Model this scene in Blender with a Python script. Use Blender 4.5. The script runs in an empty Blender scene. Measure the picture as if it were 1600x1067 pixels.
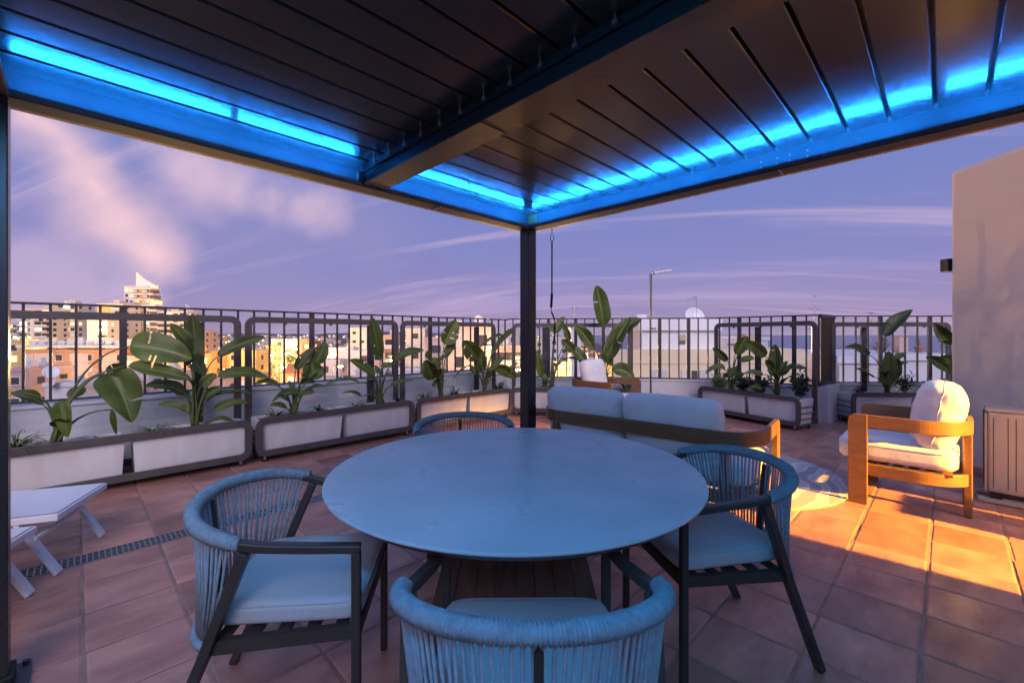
import bpy, math, random
from mathutils import Vector, Matrix, noise as mnoise
random.seed(7)
PI = math.pi
scene = bpy.context.scene
col = scene.collection

# ------------------------------------------------------------------ camera
EYE = 1.30            # camera height over the terrace floor
FPX = 680.0           # focal length in pixels of the 1600 px wide photograph
HOR = 523.5           # picture row of the horizon
R2 = math.sqrt(2.0)
cam_data = bpy.data.cameras.new('camera')
cam = bpy.data.objects.new('camera', cam_data)
col.objects.link(cam)
cam.location = (0, 0, EYE)
cam.rotation_euler = (PI / 2, 0, -PI / 4)
cam_data.sensor_width = 36.0
cam_data.lens = FPX / 1600.0 * 36.0
cam_data.shift_y = -10.0 / 1600.0
cam_data.clip_start = 0.05
cam_data.clip_end = 60000
scene.camera = cam

def W(lat, dep, z=0.0):
    """metres to the right of / in front of the camera -> terrace axes"""
    return Vector(((lat + dep) / R2, (dep - lat) / R2, z))
def at_depth(px, py, dep):
    return W((px - 800) / FPX * dep, dep, EYE - (py - HOR) / FPX * dep)
def on_height(px, py, z=0.0):
    dep = (EYE - z) * FPX / (py - HOR)
    return W((px - 800) / FPX * dep, dep, z)
def on_plane_y(px, py, Y):
    u = (px - 800) / FPX
    X = Y * (1 + u) / (1 - u)
    dep = (X + Y) / R2
    return Vector((X, Y, EYE - (py - HOR) / FPX * dep))

# ------------------------------------------------------------------ light
scene.view_settings.view_transform = 'Standard'
scene.view_settings.look = 'None'
scene.view_settings.gamma = 1.0
scene.view_settings.exposure = 0.35
scene.cycles.use_denoising = True
scene.cycles.max_bounces = 6
scene.cycles.diffuse_bounces = 3
scene.cycles.glossy_bounces = 3
scene.cycles.transparent_max_bounces = 12
scene.cycles.sample_clamp_indirect = 6.0
scene.cycles.caustics_reflective = False
scene.cycles.caustics_refractive = False

SUN_DIR = (W(-0.28, 1.0, 0.0) + Vector((0, 0, -0.62))).normalized()   # way the glow travels
sun_data = bpy.data.lights.new('sun', 'SUN')
sun_data.energy = 1.75
sun_data.angle = math.radians(35)
sun_data.color = (1.0, 0.86, 0.92)
sun = bpy.data.objects.new('sun', sun_data)
sun.rotation_euler = SUN_DIR.to_track_quat('-Z', 'Y').to_euler()
sun.location = (0, 0, 30)
col.objects.link(sun)

world = bpy.data.worlds.new('World')
scene.world = world
world.use_nodes = True
def sky_nodes():
    nt = world.node_tree
    nt.nodes.clear()
    N = nt.nodes.new
    L = nt.links.new
    out = N('ShaderNodeOutputWorld')
    bg = N('ShaderNodeBackground')
    L(bg.outputs[0], out.inputs[0])
    tc = N('ShaderNodeTexCoord')
    nm = N('ShaderNodeVectorMath'); nm.operation = 'NORMALIZE'
    L(tc.outputs['Generated'], nm.inputs[0])
    d = nm.outputs[0]
    sep = N('ShaderNodeSeparateXYZ'); L(d, sep.inputs[0])
    def math_(op, a, b=None, c=None, clamp=False):
        m = N('ShaderNodeMath'); m.operation = op; m.use_clamp = clamp
        for i, v in enumerate((a, b, c)):
            if v is None: continue
            if isinstance(v, (int, float)): m.inputs[i].default_value = v
            else: L(v, m.inputs[i])
        return m.outputs[0]
    def mixc(fac, a, b):
        m = N('ShaderNodeMix'); m.data_type = 'RGBA'
        if isinstance(fac, (int, float)): m.inputs[0].default_value = fac
        else: L(fac, m.inputs[0])
        for k, v in ((6, a), (7, b)):
            if isinstance(v, tuple): m.inputs[k].default_value = (*v, 1)
            else: L(v, m.inputs[k])
        return m.outputs[2]
    # physical sky of a very low sun
    st = N('ShaderNodeTexSky'); st.sky_type = 'NISHITA'; st.sun_disc = False
    st.sun_elevation = math.radians(2.0)
    st.sun_rotation = math.atan2(-SUN_DIR.x, -SUN_DIR.y)
    st.altitude = 30; st.air_density = 1.0; st.dust_density = 1.5; st.ozone_density = 4.0
    sc_ = N('ShaderNodeVectorMath'); sc_.operation = 'SCALE'; sc_.inputs[3].default_value = 0.06
    L(st.outputs[0], sc_.inputs[0])
    # dusk colours from the horizon to overhead
    ramp = N('ShaderNodeValToRGB')
    cr = ramp.color_ramp
    stops = [(0.0, (0.300, 0.230, 0.335)), (0.05, (0.255, 0.200, 0.355)), (0.14, (0.185, 0.180, 0.395)),
             (0.30, (0.130, 0.168, 0.400)), (0.50, (0.120, 0.178, 0.425)), (1.0, (0.10, 0.17, 0.44))]
    cr.elements[0].position = stops[0][0]; cr.elements[0].color = (*stops[0][1], 1)
    cr.elements[1].position = stops[-1][0]; cr.elements[1].color = (*stops[-1][1], 1)
    for p, c in stops[1:-1]:
        e = cr.elements.new(p); e.color = (*c, 1)
    L(math_('ABSOLUTE', sep.outputs[2]), ramp.inputs[0])
    base = mixc(0.90, sc_.outputs[0], ramp.outputs[0])
    # thin streaked cloud: the direction projected on a high flat layer
    den = math_('ADD', math_('ABSOLUTE', sep.outputs[2]), 0.24)
    px_ = math_('DIVIDE', math_('SUBTRACT', math_('MULTIPLY', sep.outputs[0], 0.7071), math_('MULTIPLY', sep.outputs[1], 0.7071)), den)
    py_ = math_('DIVIDE', math_('ADD', math_('MULTIPLY', sep.outputs[0], 0.7071), math_('MULTIPLY', sep.outputs[1], 0.7071)), den)
    def streaks(sx, sy, rot, scale, lo, hi, off=0.0, rough=0.55, dist=0.6):
        cmb = N('ShaderNodeCombineXYZ')
        ca, sa = math.cos(rot), math.sin(rot)
        a = math_('ADD', math_('MULTIPLY', px_, ca * sx), math_('MULTIPLY', py_, sa * sx))
        b = math_('ADD', math_('MULTIPLY', px_, -sa * sy), math_('MULTIPLY', py_, ca * sy))
        L(a, cmb.inputs[0]); L(b, cmb.inputs[1]); cmb.inputs[2].default_value = off
        nz = N('ShaderNodeTexNoise'); nz.inputs['Scale'].default_value = scale
        nz.inputs['Detail'].default_value = 8; nz.inputs['Roughness'].default_value = rough + .07
        nz.inputs['Distortion'].default_value = dist
        L(cmb.outputs[0], nz.inputs['Vector'])
        mr = N('ShaderNodeMapRange'); mr.interpolation_type = 'SMOOTHSTEP'
        mr.inputs[1].default_value = lo; mr.inputs[2].default_value = hi
        L(nz.outputs[0], mr.inputs[0])
        return mr.outputs[0]
    s1 = streaks(0.22, 1.3, -0.34, 1.2, 0.50, 0.76, 3.7)
    s2 = streaks(0.30, 0.9, 0.50, 1.0, 0.46, 0.80, 9.1)
    s3 = streaks(0.20, 2.6, -0.26, 1.2, 0.53, 0.72, 5.3, 0.52, 0.9)
    c = mixc(math_('MULTIPLY', s2, 0.55), base, (0.17, 0.15, 0.33))
    c = mixc(math_('MULTIPLY', s1, 0.60), c, (0.40, 0.30, 0.46))
    c = mixc(math_('MULTIPLY', s3, 0.46), c, (0.52, 0.37, 0.47))
    # the billowing pink cloud over the town: warped soft lobes fixed in the sky
    wz = N('ShaderNodeTexNoise'); wz.inputs['Scale'].default_value = 4.5; wz.inputs['Detail'].default_value = 5
    wz.inputs['Roughness'].default_value = 0.5
    L(d, wz.inputs['Vector'])
    wsub = N('ShaderNodeVectorMath'); wsub.operation = 'SUBTRACT'; wsub.inputs[1].default_value = (0.5, 0.5, 0.5)
    L(wz.outputs[1], wsub.inputs[0])
    wsc = N('ShaderNodeVectorMath'); wsc.operation = 'SCALE'; wsc.inputs[3].default_value = 0.17
    L(wsub.outputs[0], wsc.inputs[0])
    wad = N('ShaderNodeVectorMath'); wad.operation = 'ADD'
    L(d, wad.inputs[0]); L(wsc.outputs[0], wad.inputs[1])
    def field(lobes):
        acc = None
        for (qx, qy, rad) in lobes:
            v = W((qx - 800) / FPX, 1.0, (HOR - qy) / FPX).normalized()
            ds = N('ShaderNodeVectorMath'); ds.operation = 'DISTANCE'
            L(wad.outputs[0], ds.inputs[0]); ds.inputs[1].default_value = v
            mr = N('ShaderNodeMapRange'); mr.inputs[1].default_value = rad; mr.inputs[2].default_value = 0.0
            L(ds.outputs['Value'], mr.inputs[0])
            acc = mr.outputs[0] if acc is None else math_('SMOOTH_MAX', acc, mr.outputs[0], 0.25)
        return acc
    def cloud(lobes, lo, hi, amount, colour, c):
        f = math_('ADD', field(lobes), math_('MULTIPLY', math_('SUBTRACT', fz.outputs[0], 0.5), 0.55))
        mr = N('ShaderNodeMapRange'); mr.interpolation_type = 'SMOOTHSTEP'; mr.inputs[1].default_value = lo; mr.inputs[2].default_value = hi
        L(f, mr.inputs[0])
        return mixc(math_('MULTIPLY', mr.outputs[0], amount), c, colour)
    fz = N('ShaderNodeTexNoise'); fz.inputs['Scale'].default_value = 5.0; fz.inputs['Detail'].default_value = 7; fz.inputs['Roughness'].default_value = 0.48; fz.inputs['Distortion'].default_value = 0.4
    L(d, fz.inputs['Vector'])
    c = cloud(((300, 330, .22), (420, 370, .24), (560, 350, .20), (200, 390, .2)), .10, .85, .55, (0.20, 0.185, 0.355), c)
    c = cloud(((45, 195, .10), (85, 215, .12), (120, 245, .14), (140, 285, .15), (185, 330, .15), (240, 375, .12)), .34, 1.15, .92, (0.66, 0.43, 0.455), c)
    c = cloud(((290, 258, .12), (325, 266, .14), (370, 285, .13), (430, 315, .12), (500, 330, .13)), .36, 1.05, .80, (0.55, 0.385, 0.465), c)
    c = cloud(((95, 440, .14), (30, 470, .16), (190, 450, .10)), .25, .9, .50, (0.46, 0.345, 0.46), c)
    L(c, bg.inputs[0])
    bg.inputs[1].default_value = 1.22
sky_nodes()

# ------------------------------------------------------------------ mesh helpers
class MB:
    def __init__(self): self.v = []; self.f = []
    def add(self, vs, fs):
        o = len(self.v); self.v += [tuple(p) for p in vs]; self.f += [tuple(i + o for i in q) for q in fs]
        return self
    def box(self, c, s, rot=None):
        c = Vector(c); hx, hy, hz = s[0] / 2, s[1] / 2, s[2] / 2
        P = [Vector((x, y, z)) for x in (-hx, hx) for y in (-hy, hy) for z in (-hz, hz)]
        if rot is not None: P = [rot @ p for p in P]
        return self.add([p + c for p in P], [(0, 1, 3, 2), (4, 6, 7, 5), (0, 4, 5, 1), (2, 3, 7, 6), (0, 2, 6, 4), (1, 5, 7, 3)])
    def bx(self, x0, x1, y0, y1, z0, z1):
        return self.box(((x0 + x1) / 2, (y0 + y1) / 2, (z0 + z1) / 2), (abs(x1 - x0), abs(y1 - y0), abs(z1 - z0)))
    def sweep(self, path, prof, up=Vector((0, 0, 1)), closed=False, cap=True):
        """prof(i) or a fixed list of (side, up) points carried along path"""
        path = [Vector(p) for p in path]; n = len(path); rings = []
        for i, p in enumerate(path):
            if closed: t = path[(i + 1) % n] - path[i - 1]
            else: t = path[min(i + 1, n - 1)] - path[max(i - 1, 0)]
            t.normalize()
            s = t.cross(up)
            if s.length < 1e-5: s = t.cross(Vector((1, 0.02, 0)))
            s.normalize(); u = s.cross(t)
            pr = prof(i) if callable(prof) else prof
            k = 1.0
            if not callable(prof) and (closed or 0 < i < n - 1):        # keep the width through a mitre
                a = (path[i] - path[i - 1]).normalized(); b = (path[(i + 1) % n] - path[i]).normalized()
                k = 1.0 / max(0.6, math.cos(a.angle(b, 0) / 2))
            rings.append([p + s * (q[0] * k) + u * q[1] for q in pr])
        m = len(rings[0]); vs = [q for r in rings for q in r]; fs = []
        for i in range(n if closed else n - 1):
            j = (i + 1) % n
            for k in range(m):
                l = (k + 1) % m
                fs.append((i * m + k, j * m + k, j * m + l, i * m + l))
        if cap and not closed:
            fs.append(tuple(range(m))); fs.append(tuple(reversed(range((n - 1) * m, n * m))))
        return self.add(vs, fs)
    def tube(self, path, r, n=8, closed=False, up=Vector((0, 0, 1))):
        rr = r if callable(r) else None
        if rr: return self.sweep(path, lambda i: [(rr(i) * math.cos(2 * PI * k / n), rr(i) * math.sin(2 * PI * k / n)) for k in range(n)], up, closed)
        return self.sweep(path, [(r * math.cos(2 * PI * k / n), r * math.sin(2 * PI * k / n)) for k in range(n)], up, closed)
    def bar(self, p0, p1, w, h, up=Vector((0, 0, 1))):
        return self.sweep([p0, p1], [(-w / 2, -h / 2), (w / 2, -h / 2), (w / 2, h / 2), (-w / 2, h / 2)], up)
    def strip(self, path, w, h, up=Vector((0, 0, 1)), closed=False):
        return self.sweep(path, [(-w / 2, -h / 2), (w / 2, -h / 2), (w / 2, h / 2), (-w / 2, h / 2)], up, closed)
    def lathe(self, prof, n=32, c=(0, 0, 0)):
        vs = []; m = len(prof)
        for k in range(n):
            a = 2 * PI * k / n
            vs += [(c[0] + r * math.cos(a), c[1] + r * math.sin(a), c[2] + z) for r, z in prof]
        fs = [(k * m + i, ((k + 1) % n) * m + i, ((k + 1) % n) * m + i + 1, k * m + i + 1) for k in range(n) for i in range(m - 1)]
        return self.add(vs, fs)
    def prism(self, pts, o, a, b, n, t):
        """outline pts in the plane (a, b) at o, thickness t along n"""
        o, a, b, n = Vector(o), Vector(a), Vector(b), Vector(n); m = len(pts)
        vs = [o + a * p + b * q for p, q in pts] + [o + a * p + b * q + n * t for p, q in pts]
        fs = [tuple(reversed(range(m))), tuple(range(m, 2 * m))] + [(i, (i + 1) % m, (i + 1) % m + m, i + m) for i in range(m)]
        return self.add(vs, fs)
    def mesh(self, name, mat, smooth=False):
        me = bpy.data.meshes.new(name); me.from_pydata(self.v, [], self.f); me.update()
        if mat is not None: me.materials.append(mat)
        if smooth: me.polygons.foreach_set('use_smooth', [True] * len(me.polygons))
        return me
    def build(self, name, mat, parent=None, smooth=False, bevel=0.0, seg=2, kind=None, loc=None, rotz=None):
        return link(name, self.mesh(name, mat, smooth), parent, bevel, seg, kind, loc, rotz)

def link(name, me, parent=None, bevel=0.0, seg=2, kind=None, loc=None, rotz=None, scale=None):
    o = bpy.data.objects.new(name, me); col.objects.link(o)
    if parent is not None: o.parent = parent
    if bevel:
        b = o.modifiers.new('bevel', 'BEVEL'); b.width = bevel; b.segments = seg; b.limit_method = 'ANGLE'; b.angle_limit = math.radians(40)
    if kind: o['kind'] = kind
    if loc is not None: o.location = loc
    if rotz is not None: o.rotation_euler = (0, 0, rotz)
    if scale is not None: o.scale = scale
    return o
def tag(o, label, cat, group=None):
    o['label'] = label; o['category'] = cat
    if group: o['group'] = group
    return o
def thing(name, label, cat, loc=(0, 0, 0), rotz=0.0, group=None):
    o = bpy.data.objects.new(name, None); o.empty_display_size = 0.1
    o.location = loc; o.rotation_euler = (0, 0, rotz); col.objects.link(o)
    return tag(o, label, cat, group)
def copy_tree(o, parent=None):
    c = o.copy(); col.objects.link(c); c.parent = parent
    for ch in list(o.children): copy_tree(ch, c)
    return c
def heading(lat, dep):
    v = W(lat, dep); return math.atan2(-v.x, v.y)
def arc(cx, cy, r, a0, a1, n):
    return [(cx + r * math.cos(a0 + (a1 - a0) * i / n), cy + r * math.sin(a0 + (a1 - a0) * i / n)) for i in range(n + 1)]
def round_rect(x0, x1, z0, z1, r, n=7):
    p = arc(x1 - r, z0 + r, r, -PI / 2, 0, n) + arc(x1 - r, z1 - r, r, 0, PI / 2, n) + arc(x0 + r, z1 - r, r, PI / 2, PI, n) + arc(x0 + r, z0 + r, r, PI, 1.5 * PI, n)
    return p
def cushion_mesh(name, mat, w, d, t, k=7.0, puff=0.35, nx=18, ny=14, nz=5, wrinkle=0.0, seed=0, taper=0.0):
    """soft box: rounded edges, thinner towards its rim"""
    vs = {}; V = []; F = []
    def vid(i, j, l):
        key = (i, j, l)
        if key not in vs:
            x, y, z = 2 * i / nx - 1, 2 * j / ny - 1, 2 * l / nz - 1
            m = max(abs(x), abs(y), abs(z)); s = (abs(x) ** k + abs(y) ** k + abs(z) ** k) ** (1 / k)
            x, y, z = x / s * m, y / s * m, z / s * m
            h = (1 - puff) + puff * (max(0, 1 - abs(x) ** 3) * max(0, 1 - abs(y) ** 3)) ** 0.5
            q = Vector((x * w / 2 * (1 - taper * (0.5 - 0.5 * y)), y * d / 2, z * t / 2 * h))
            if wrinkle:
                q += Vector((0, 0, wrinkle * mnoise.noise(Vector((x * 3 + seed, y * 3, z)))))
                q += Vector((wrinkle * 0.6 * mnoise.noise(Vector((y * 4, seed, z * 2))), 0, 0))
            vs[key] = len(V); V.append(tuple(q))
        return vs[key]
    for i in range(nx):
        for j in range(ny):
            F.append((vid(i, j, nz), vid(i + 1, j, nz), vid(i + 1, j + 1, nz), vid(i, j + 1, nz)))
            F.append((vid(i, j, 0), vid(i, j + 1, 0), vid(i + 1, j + 1, 0), vid(i + 1, j, 0)))
    for i in range(nx):
        for l in range(nz):
            F.append((vid(i, 0, l), vid(i + 1, 0, l), vid(i + 1, 0, l + 1), vid(i, 0, l + 1)))
            F.append((vid(i, ny, l), vid(i, ny, l + 1), vid(i + 1, ny, l + 1), vid(i + 1, ny, l)))
    for j in range(ny):
        for l in range(nz):
            F.append((vid(0, j, l), vid(0, j, l + 1), vid(0, j + 1, l + 1), vid(0, j + 1, l)))
            F.append((vid(nx, j, l), vid(nx, j + 1, l), vid(nx, j + 1, l + 1), vid(nx, j, l + 1)))
    b = MB(); b.v = V; b.f = F
    return b.mesh(name, mat, True)

# ------------------------------------------------------------------ materials
MATS = {}
def mat(name, base, rough=0.5, var=0.0, vscale=6.0, bump=0.0, bscale=60.0, metal=0.0, spec=0.5, stretch=(1, 1, 1),
        base2=None, obj_rand=0.0, coat=0.0, rvar=0.0, detail=4.0, emit=None, estr=0.0, coords='Object', transl=0.0):
    if name in MATS: return MATS[name]
    m = bpy.data.materials.new(name); m.use_nodes = True; nt = m.node_tree; N = nt.nodes.new; L = nt.links.new
    b = nt.nodes['Principled BSDF']
    b.inputs['Base Color'].default_value = (*base, 1); b.inputs['Roughness'].default_value = rough
    b.inputs['Metallic'].default_value = metal; b.inputs['Specular IOR Level'].default_value = spec
    if coat: b.inputs['Coat Weight'].default_value = coat; b.inputs['Coat Roughness'].default_value = 0.15
    if transl:
        b.inputs['Subsurface Weight'].default_value = 0.0
    if emit:
        b.inputs['Emission Color'].default_value = (*emit, 1); b.inputs['Emission Strength'].default_value = estr
    tc = N('ShaderNodeTexCoord'); mp = N('ShaderNodeMapping'); mp.inputs['Scale'].default_value = stretch
    L(tc.outputs[coords], mp.inputs[0])
    last = None
    if var or base2 or rvar:
        nz = N('ShaderNodeTexNoise'); nz.inputs['Scale'].default_value = vscale; nz.inputs['Detail'].default_value = detail
        nz.inputs['Roughness'].default_value = 0.6
        L(mp.outputs[0], nz.inputs['Vector'])
        if obj_rand:
            oi = N('ShaderNodeObjectInfo'); nz.noise_dimensions = '4D'
            mu = N('ShaderNodeMath'); mu.operation = 'MULTIPLY'; mu.inputs[1].default_value = 40
            L(oi.outputs['Random'], mu.inputs[0]); L(mu.outputs[0], nz.inputs['W'])
        mr = N('ShaderNodeMapRange'); mr.inputs[1].default_value = 0.3; mr.inputs[2].default_value = 0.7
        L(nz.outputs[0], mr.inputs[0])
        mx = N('ShaderNodeMix'); mx.data_type = 'RGBA'
        c2 = base2 if base2 else tuple(c * (1 - var) for c in base)
        c1 = base if base2 else tuple(min(1, c * (1 + var)) for c in base)
        mx.inputs[6].default_value = (*c1, 1); mx.inputs[7].default_value = (*c2, 1)
        L(mr.outputs[0], mx.inputs[0]); last = mx.outputs[2]
        if rvar:
            rr = N('ShaderNodeMapRange'); rr.inputs[3].default_value = max(0.02, rough - rvar); rr.inputs[4].default_value = min(1, rough + rvar)
            L(mr.outputs[0], rr.inputs[0]); L(rr.outputs[0], b.inputs['Roughness'])
    if obj_rand:
        oi2 = N('ShaderNodeObjectInfo'); hs = N('ShaderNodeHueSaturation')
        vr = N('ShaderNodeMapRange'); vr.inputs[3].default_value = 1 - obj_rand; vr.inputs[4].default_value = 1 + obj_rand
        L(oi2.outputs['Random'], vr.inputs[0]); L(vr.outputs[0], hs.inputs['Value'])
        if last: L(last, hs.inputs['Color'])
        else: hs.inputs['Color'].default_value = (*base, 1)
        last = hs.outputs[0]
    if last: L(last, b.inputs['Base Color'])
    if bump:
        n2 = N('ShaderNodeTexNoise'); n2.inputs['Scale'].default_value = bscale; n2.inputs['Detail'].default_value = 4
        L(mp.outputs[0], n2.inputs['Vector'])
        bp = N('ShaderNodeBump'); bp.inputs['Strength'].default_value = bump; bp.inputs['Distance'].default_value = 0.01
        L(n2.outputs[0], bp.inputs['Height']); L(bp.outputs[0], b.inputs['Normal'])
    MATS[name] = m
    return m
def glass_mat(name, tint=(0.96, 0.98, 1.0), rough=0.02):
    m = bpy.data.materials.new(name); m.use_nodes = True; nt = m.node_tree; nt.nodes.clear(); N = nt.nodes.new; L = nt.links.new
    out = N('ShaderNodeOutputMaterial'); tr = N('ShaderNodeBsdfTransparent'); tr.inputs[0].default_value = (*tint, 1)
    gl = N('ShaderNodeBsdfGlossy'); gl.inputs['Roughness'].default_value = rough
    lw = N('ShaderNodeLayerWeight'); lw.inputs[0].default_value = 0.5
    pw = N('ShaderNodeMath'); pw.operation = 'POWER'; pw.inputs[1].default_value = 5.0; L(lw.outputs['Facing'], pw.inputs[0])
    fr = N('ShaderNodeMath'); fr.operation = 'MULTIPLY_ADD'; fr.inputs[1].default_value = 0.9; fr.inputs[2].default_value = 0.045; L(pw.outputs[0], fr.inputs[0])
    mx = N('ShaderNodeMixShader'); L(fr.outputs[0], mx.inputs[0]); L(tr.outputs[0], mx.inputs[1]); L(gl.outputs[0], mx.inputs[2])
    L(mx.outputs[0], out.inputs[0]); MATS[name] = m
    return m

M_TILE = mat('terracotta_tile', (0.62, 0.300, 0.215), 0.40, vscale=3.2, base2=(0.300, 0.132, 0.105), stretch=(0.9, 1.8, 1), obj_rand=0.26, bump=0.45, bscale=6, rvar=0.12, detail=5)
M_GROUT = mat('tile_grout', (0.31, 0.20, 0.16), 0.9, var=0.3, vscale=8)
M_WALL = mat('lilac_white_plaster', (0.66, 0.63, 0.64), 0.85, var=0.13, vscale=1.2, detail=7, bump=0.15, bscale=90)
M_CREAM = mat('cream_plaster', (0.72, 0.62, 0.51), 0.9, var=0.04, vscale=0.9, detail=7, bump=0.25, bscale=110)
M_RAIL = mat('dark_brown_railing_paint', (0.044, 0.036, 0.036), 0.45, var=0.25, vscale=5)
M_FRAME = mat('bronze_grey_powder_coat', (0.085, 0.070, 0.068), 0.45, var=0.15, vscale=7, bump=0.05, bscale=300)
M_PERG = mat('anthracite_pergola_metal', (0.018, 0.017, 0.019), 0.30, var=0.12, vscale=3, rvar=0.06, metal=0.0, spec=0.6)
M_BLADE = mat('dark_bronze_louvre_metal', (0.030, 0.027, 0.028), 0.25, var=0.04, vscale=1.0, spec=0.5)
M_BEAMB = mat('bronze_beam_underside', (0.06, 0.045, 0.040), 0.28, var=0.15, vscale=2, rvar=0.05, metal=0.5)
M_BLACK = mat('matt_black', (0.008, 0.008, 0.009), 0.6)
M_BOX = mat('white_planter_plastic', (0.76, 0.73, 0.73), 0.5, base2=(0.62, 0.58, 0.57), vscale=3, stretch=(2.5, 2.5, .7), detail=6, obj_rand=.03)
M_SOIL = mat('planter_soil', (0.05, 0.035, 0.025), 1.0, var=0.5, vscale=30, bump=0.8, bscale=80)
M_GLASS = glass_mat('clear_windscreen')
M_STEEL = mat('brushed_steel', (0.55, 0.53, 0.52), 0.3, var=0.1, vscale=20, metal=1.0)
M_ROPE = mat('grey_blue_rope', (0.26, 0.31, 0.36), 0.85, var=0.2, vscale=50, bump=0.4, bscale=500)
M_CHAIR = mat('espresso_chair_tube', (0.045, 0.034, 0.030), 0.42, var=0.2, vscale=12)
M_SEAT = mat('light_grey_seat_fabric', (0.48, 0.49, 0.52), 0.9, var=0.07, vscale=160, bump=0.25, bscale=900)
M_TABLE = mat('pale_ceramic_table_top', (0.42, 0.49, 0.53), 0.34, var=0.09, vscale=3.0, stretch=(1.0, 1.5, 1), bump=0.05, bscale=25, rvar=0.12, detail=8)
M_TEDGE = mat('dark_table_edge', (0.05, 0.05, 0.05), 0.4)
M_TWOOD = mat('dark_walnut', (0.085, 0.040, 0.024), 0.5, var=0.35, vscale=6, stretch=(9, 9, 0.6), bump=0.1, bscale=40)
M_TEAK = mat('teak', (0.26, 0.125, 0.052), 0.48, vscale=5, base2=(0.155, 0.070, 0.028), stretch=(1.2, 1.2, 14), bump=0.08, bscale=40, detail=6)
M_CUSH = mat('off_white_outdoor_fabric', (0.84, 0.80, 0.77), 0.92, var=0.06, vscale=6, bump=0.45, bscale=11)
M_WHITE = mat('white_lacquer', (0.74, 0.74, 0.76), 0.4, var=0.04, vscale=4)
M_SLING = mat('white_mesh_sling', (0.70, 0.71, 0.75), 0.8, var=0.04, vscale=200, bump=0.2, bscale=700)
def leaf_material(name, c1, c2, rib):
    m = bpy.data.materials.new(name); m.use_nodes = True; nt = m.node_tree; N = nt.nodes.new; L = nt.links.new; b = nt.nodes['Principled BSDF']
    b.inputs['Roughness'].default_value = .40; b.inputs['Specular IOR Level'].default_value = .45
    uv = N('ShaderNodeUVMap'); sp = N('ShaderNodeSeparateXYZ'); L(uv.outputs[0], sp.inputs[0])
    ab = N('ShaderNodeMath'); ab.operation = 'ABSOLUTE'; L(sp.outputs[1], ab.inputs[0])
    ph = N('ShaderNodeMath'); ph.operation = 'MULTIPLY_ADD'; ph.inputs[1].default_value = -.22; L(ab.outputs[0], ph.inputs[0]); L(sp.outputs[0], ph.inputs[2])
    fr = N('ShaderNodeMath'); fr.operation = 'MULTIPLY'; fr.inputs[1].default_value = 190; L(ph.outputs[0], fr.inputs[0])
    sn = N('ShaderNodeMath'); sn.operation = 'SINE'; L(fr.outputs[0], sn.inputs[0])
    tc = N('ShaderNodeTexCoord'); nz = N('ShaderNodeTexNoise'); nz.inputs['Scale'].default_value = 7; nz.inputs['Detail'].default_value = 5; L(tc.outputs['Object'], nz.inputs['Vector'])
    ad = N('ShaderNodeMath'); ad.operation = 'MULTIPLY_ADD'; ad.inputs[1].default_value = .10; L(sn.outputs[0], ad.inputs[0]); L(nz.outputs[0], ad.inputs[2])
    mr = N('ShaderNodeMapRange'); mr.inputs[1].default_value = .3; mr.inputs[2].default_value = .75; L(ad.outputs[0], mr.inputs[0])
    mx = N('ShaderNodeMix'); mx.data_type = 'RGBA'; mx.inputs[6].default_value = (*c1, 1); mx.inputs[7].default_value = (*c2, 1); L(mr.outputs[0], mx.inputs[0])
    rb = N('ShaderNodeMapRange'); rb.inputs[1].default_value = .10; rb.inputs[2].default_value = .03; L(ab.outputs[0], rb.inputs[0])
    m2 = N('ShaderNodeMix'); m2.data_type = 'RGBA'; L(rb.outputs[0], m2.inputs[0]); L(mx.outputs[2], m2.inputs[6]); m2.inputs[7].default_value = (*rib, 1)
    # browned rim in patches
    ed = N('ShaderNodeMapRange'); ed.inputs[1].default_value = .88; ed.inputs[2].default_value = 1.0; L(ab.outputs[0], ed.inputs[0])
    nb = N('ShaderNodeMapRange'); nb.inputs[1].default_value = .52; nb.inputs[2].default_value = .62; L(nz.outputs[0], nb.inputs[0])
    em = N('ShaderNodeMath'); em.operation = 'MULTIPLY'; L(ed.outputs[0], em.inputs[0]); L(nb.outputs[0], em.inputs[1])
    m3 = N('ShaderNodeMix'); m3.data_type = 'RGBA'; L(em.outputs[0], m3.inputs[0]); L(m2.outputs[2], m3.inputs[6]); m3.inputs[7].default_value = (.16, .10, .04, 1)
    oi = N('ShaderNodeObjectInfo'); vr = N('ShaderNodeMapRange'); vr.inputs[3].default_value = .65; vr.inputs[4].default_value = 1.35; L(oi.outputs['Random'], vr.inputs[0])
    hs = N('ShaderNodeHueSaturation'); L(vr.outputs[0], hs.inputs['Value']); L(m3.outputs[2], hs.inputs['Color']); L(hs.outputs[0], b.inputs['Base Color'])
    bp = N('ShaderNodeBump'); bp.inputs['Strength'].default_value = .35; bp.inputs['Distance'].default_value = .002; L(sn.outputs[0], bp.inputs['Height']); L(bp.outputs[0], b.inputs['Normal'])
    MATS[name] = m
    return m
M_LEAF = leaf_material('strelitzia_leaf', (0.090, 0.125, 0.016), (0.036, 0.058, 0.010), (0.17, 0.20, 0.06))
M_LEAF2 = mat('dark_green_leaf', (0.025, 0.050, 0.018), 0.45, var=0.4, vscale=12, obj_rand=0.3)
M_LEAF3 = mat('spider_plant_leaf', (0.10, 0.14, 0.04), 0.5, var=0.35, vscale=20, obj_rand=0.2)
M_DRY = mat('dry_leaf', (0.20, 0.12, 0.055), 0.7, vscale=10, base2=(0.10, 0.10, 0.035), bump=0.3, bscale=40)
M_STALK = mat('leaf_stalk', (0.080, 0.095, 0.026), 0.5, var=0.35, vscale=12)
M_GRATE = mat('galvanised_grate', (0.45, 0.46, 0.48), 0.4, var=0.2, vscale=30, metal=0.8)
# ================================================================== the setting
def struct(o): o['kind'] = 'structure'; return o
GROUND = -29.0
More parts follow.
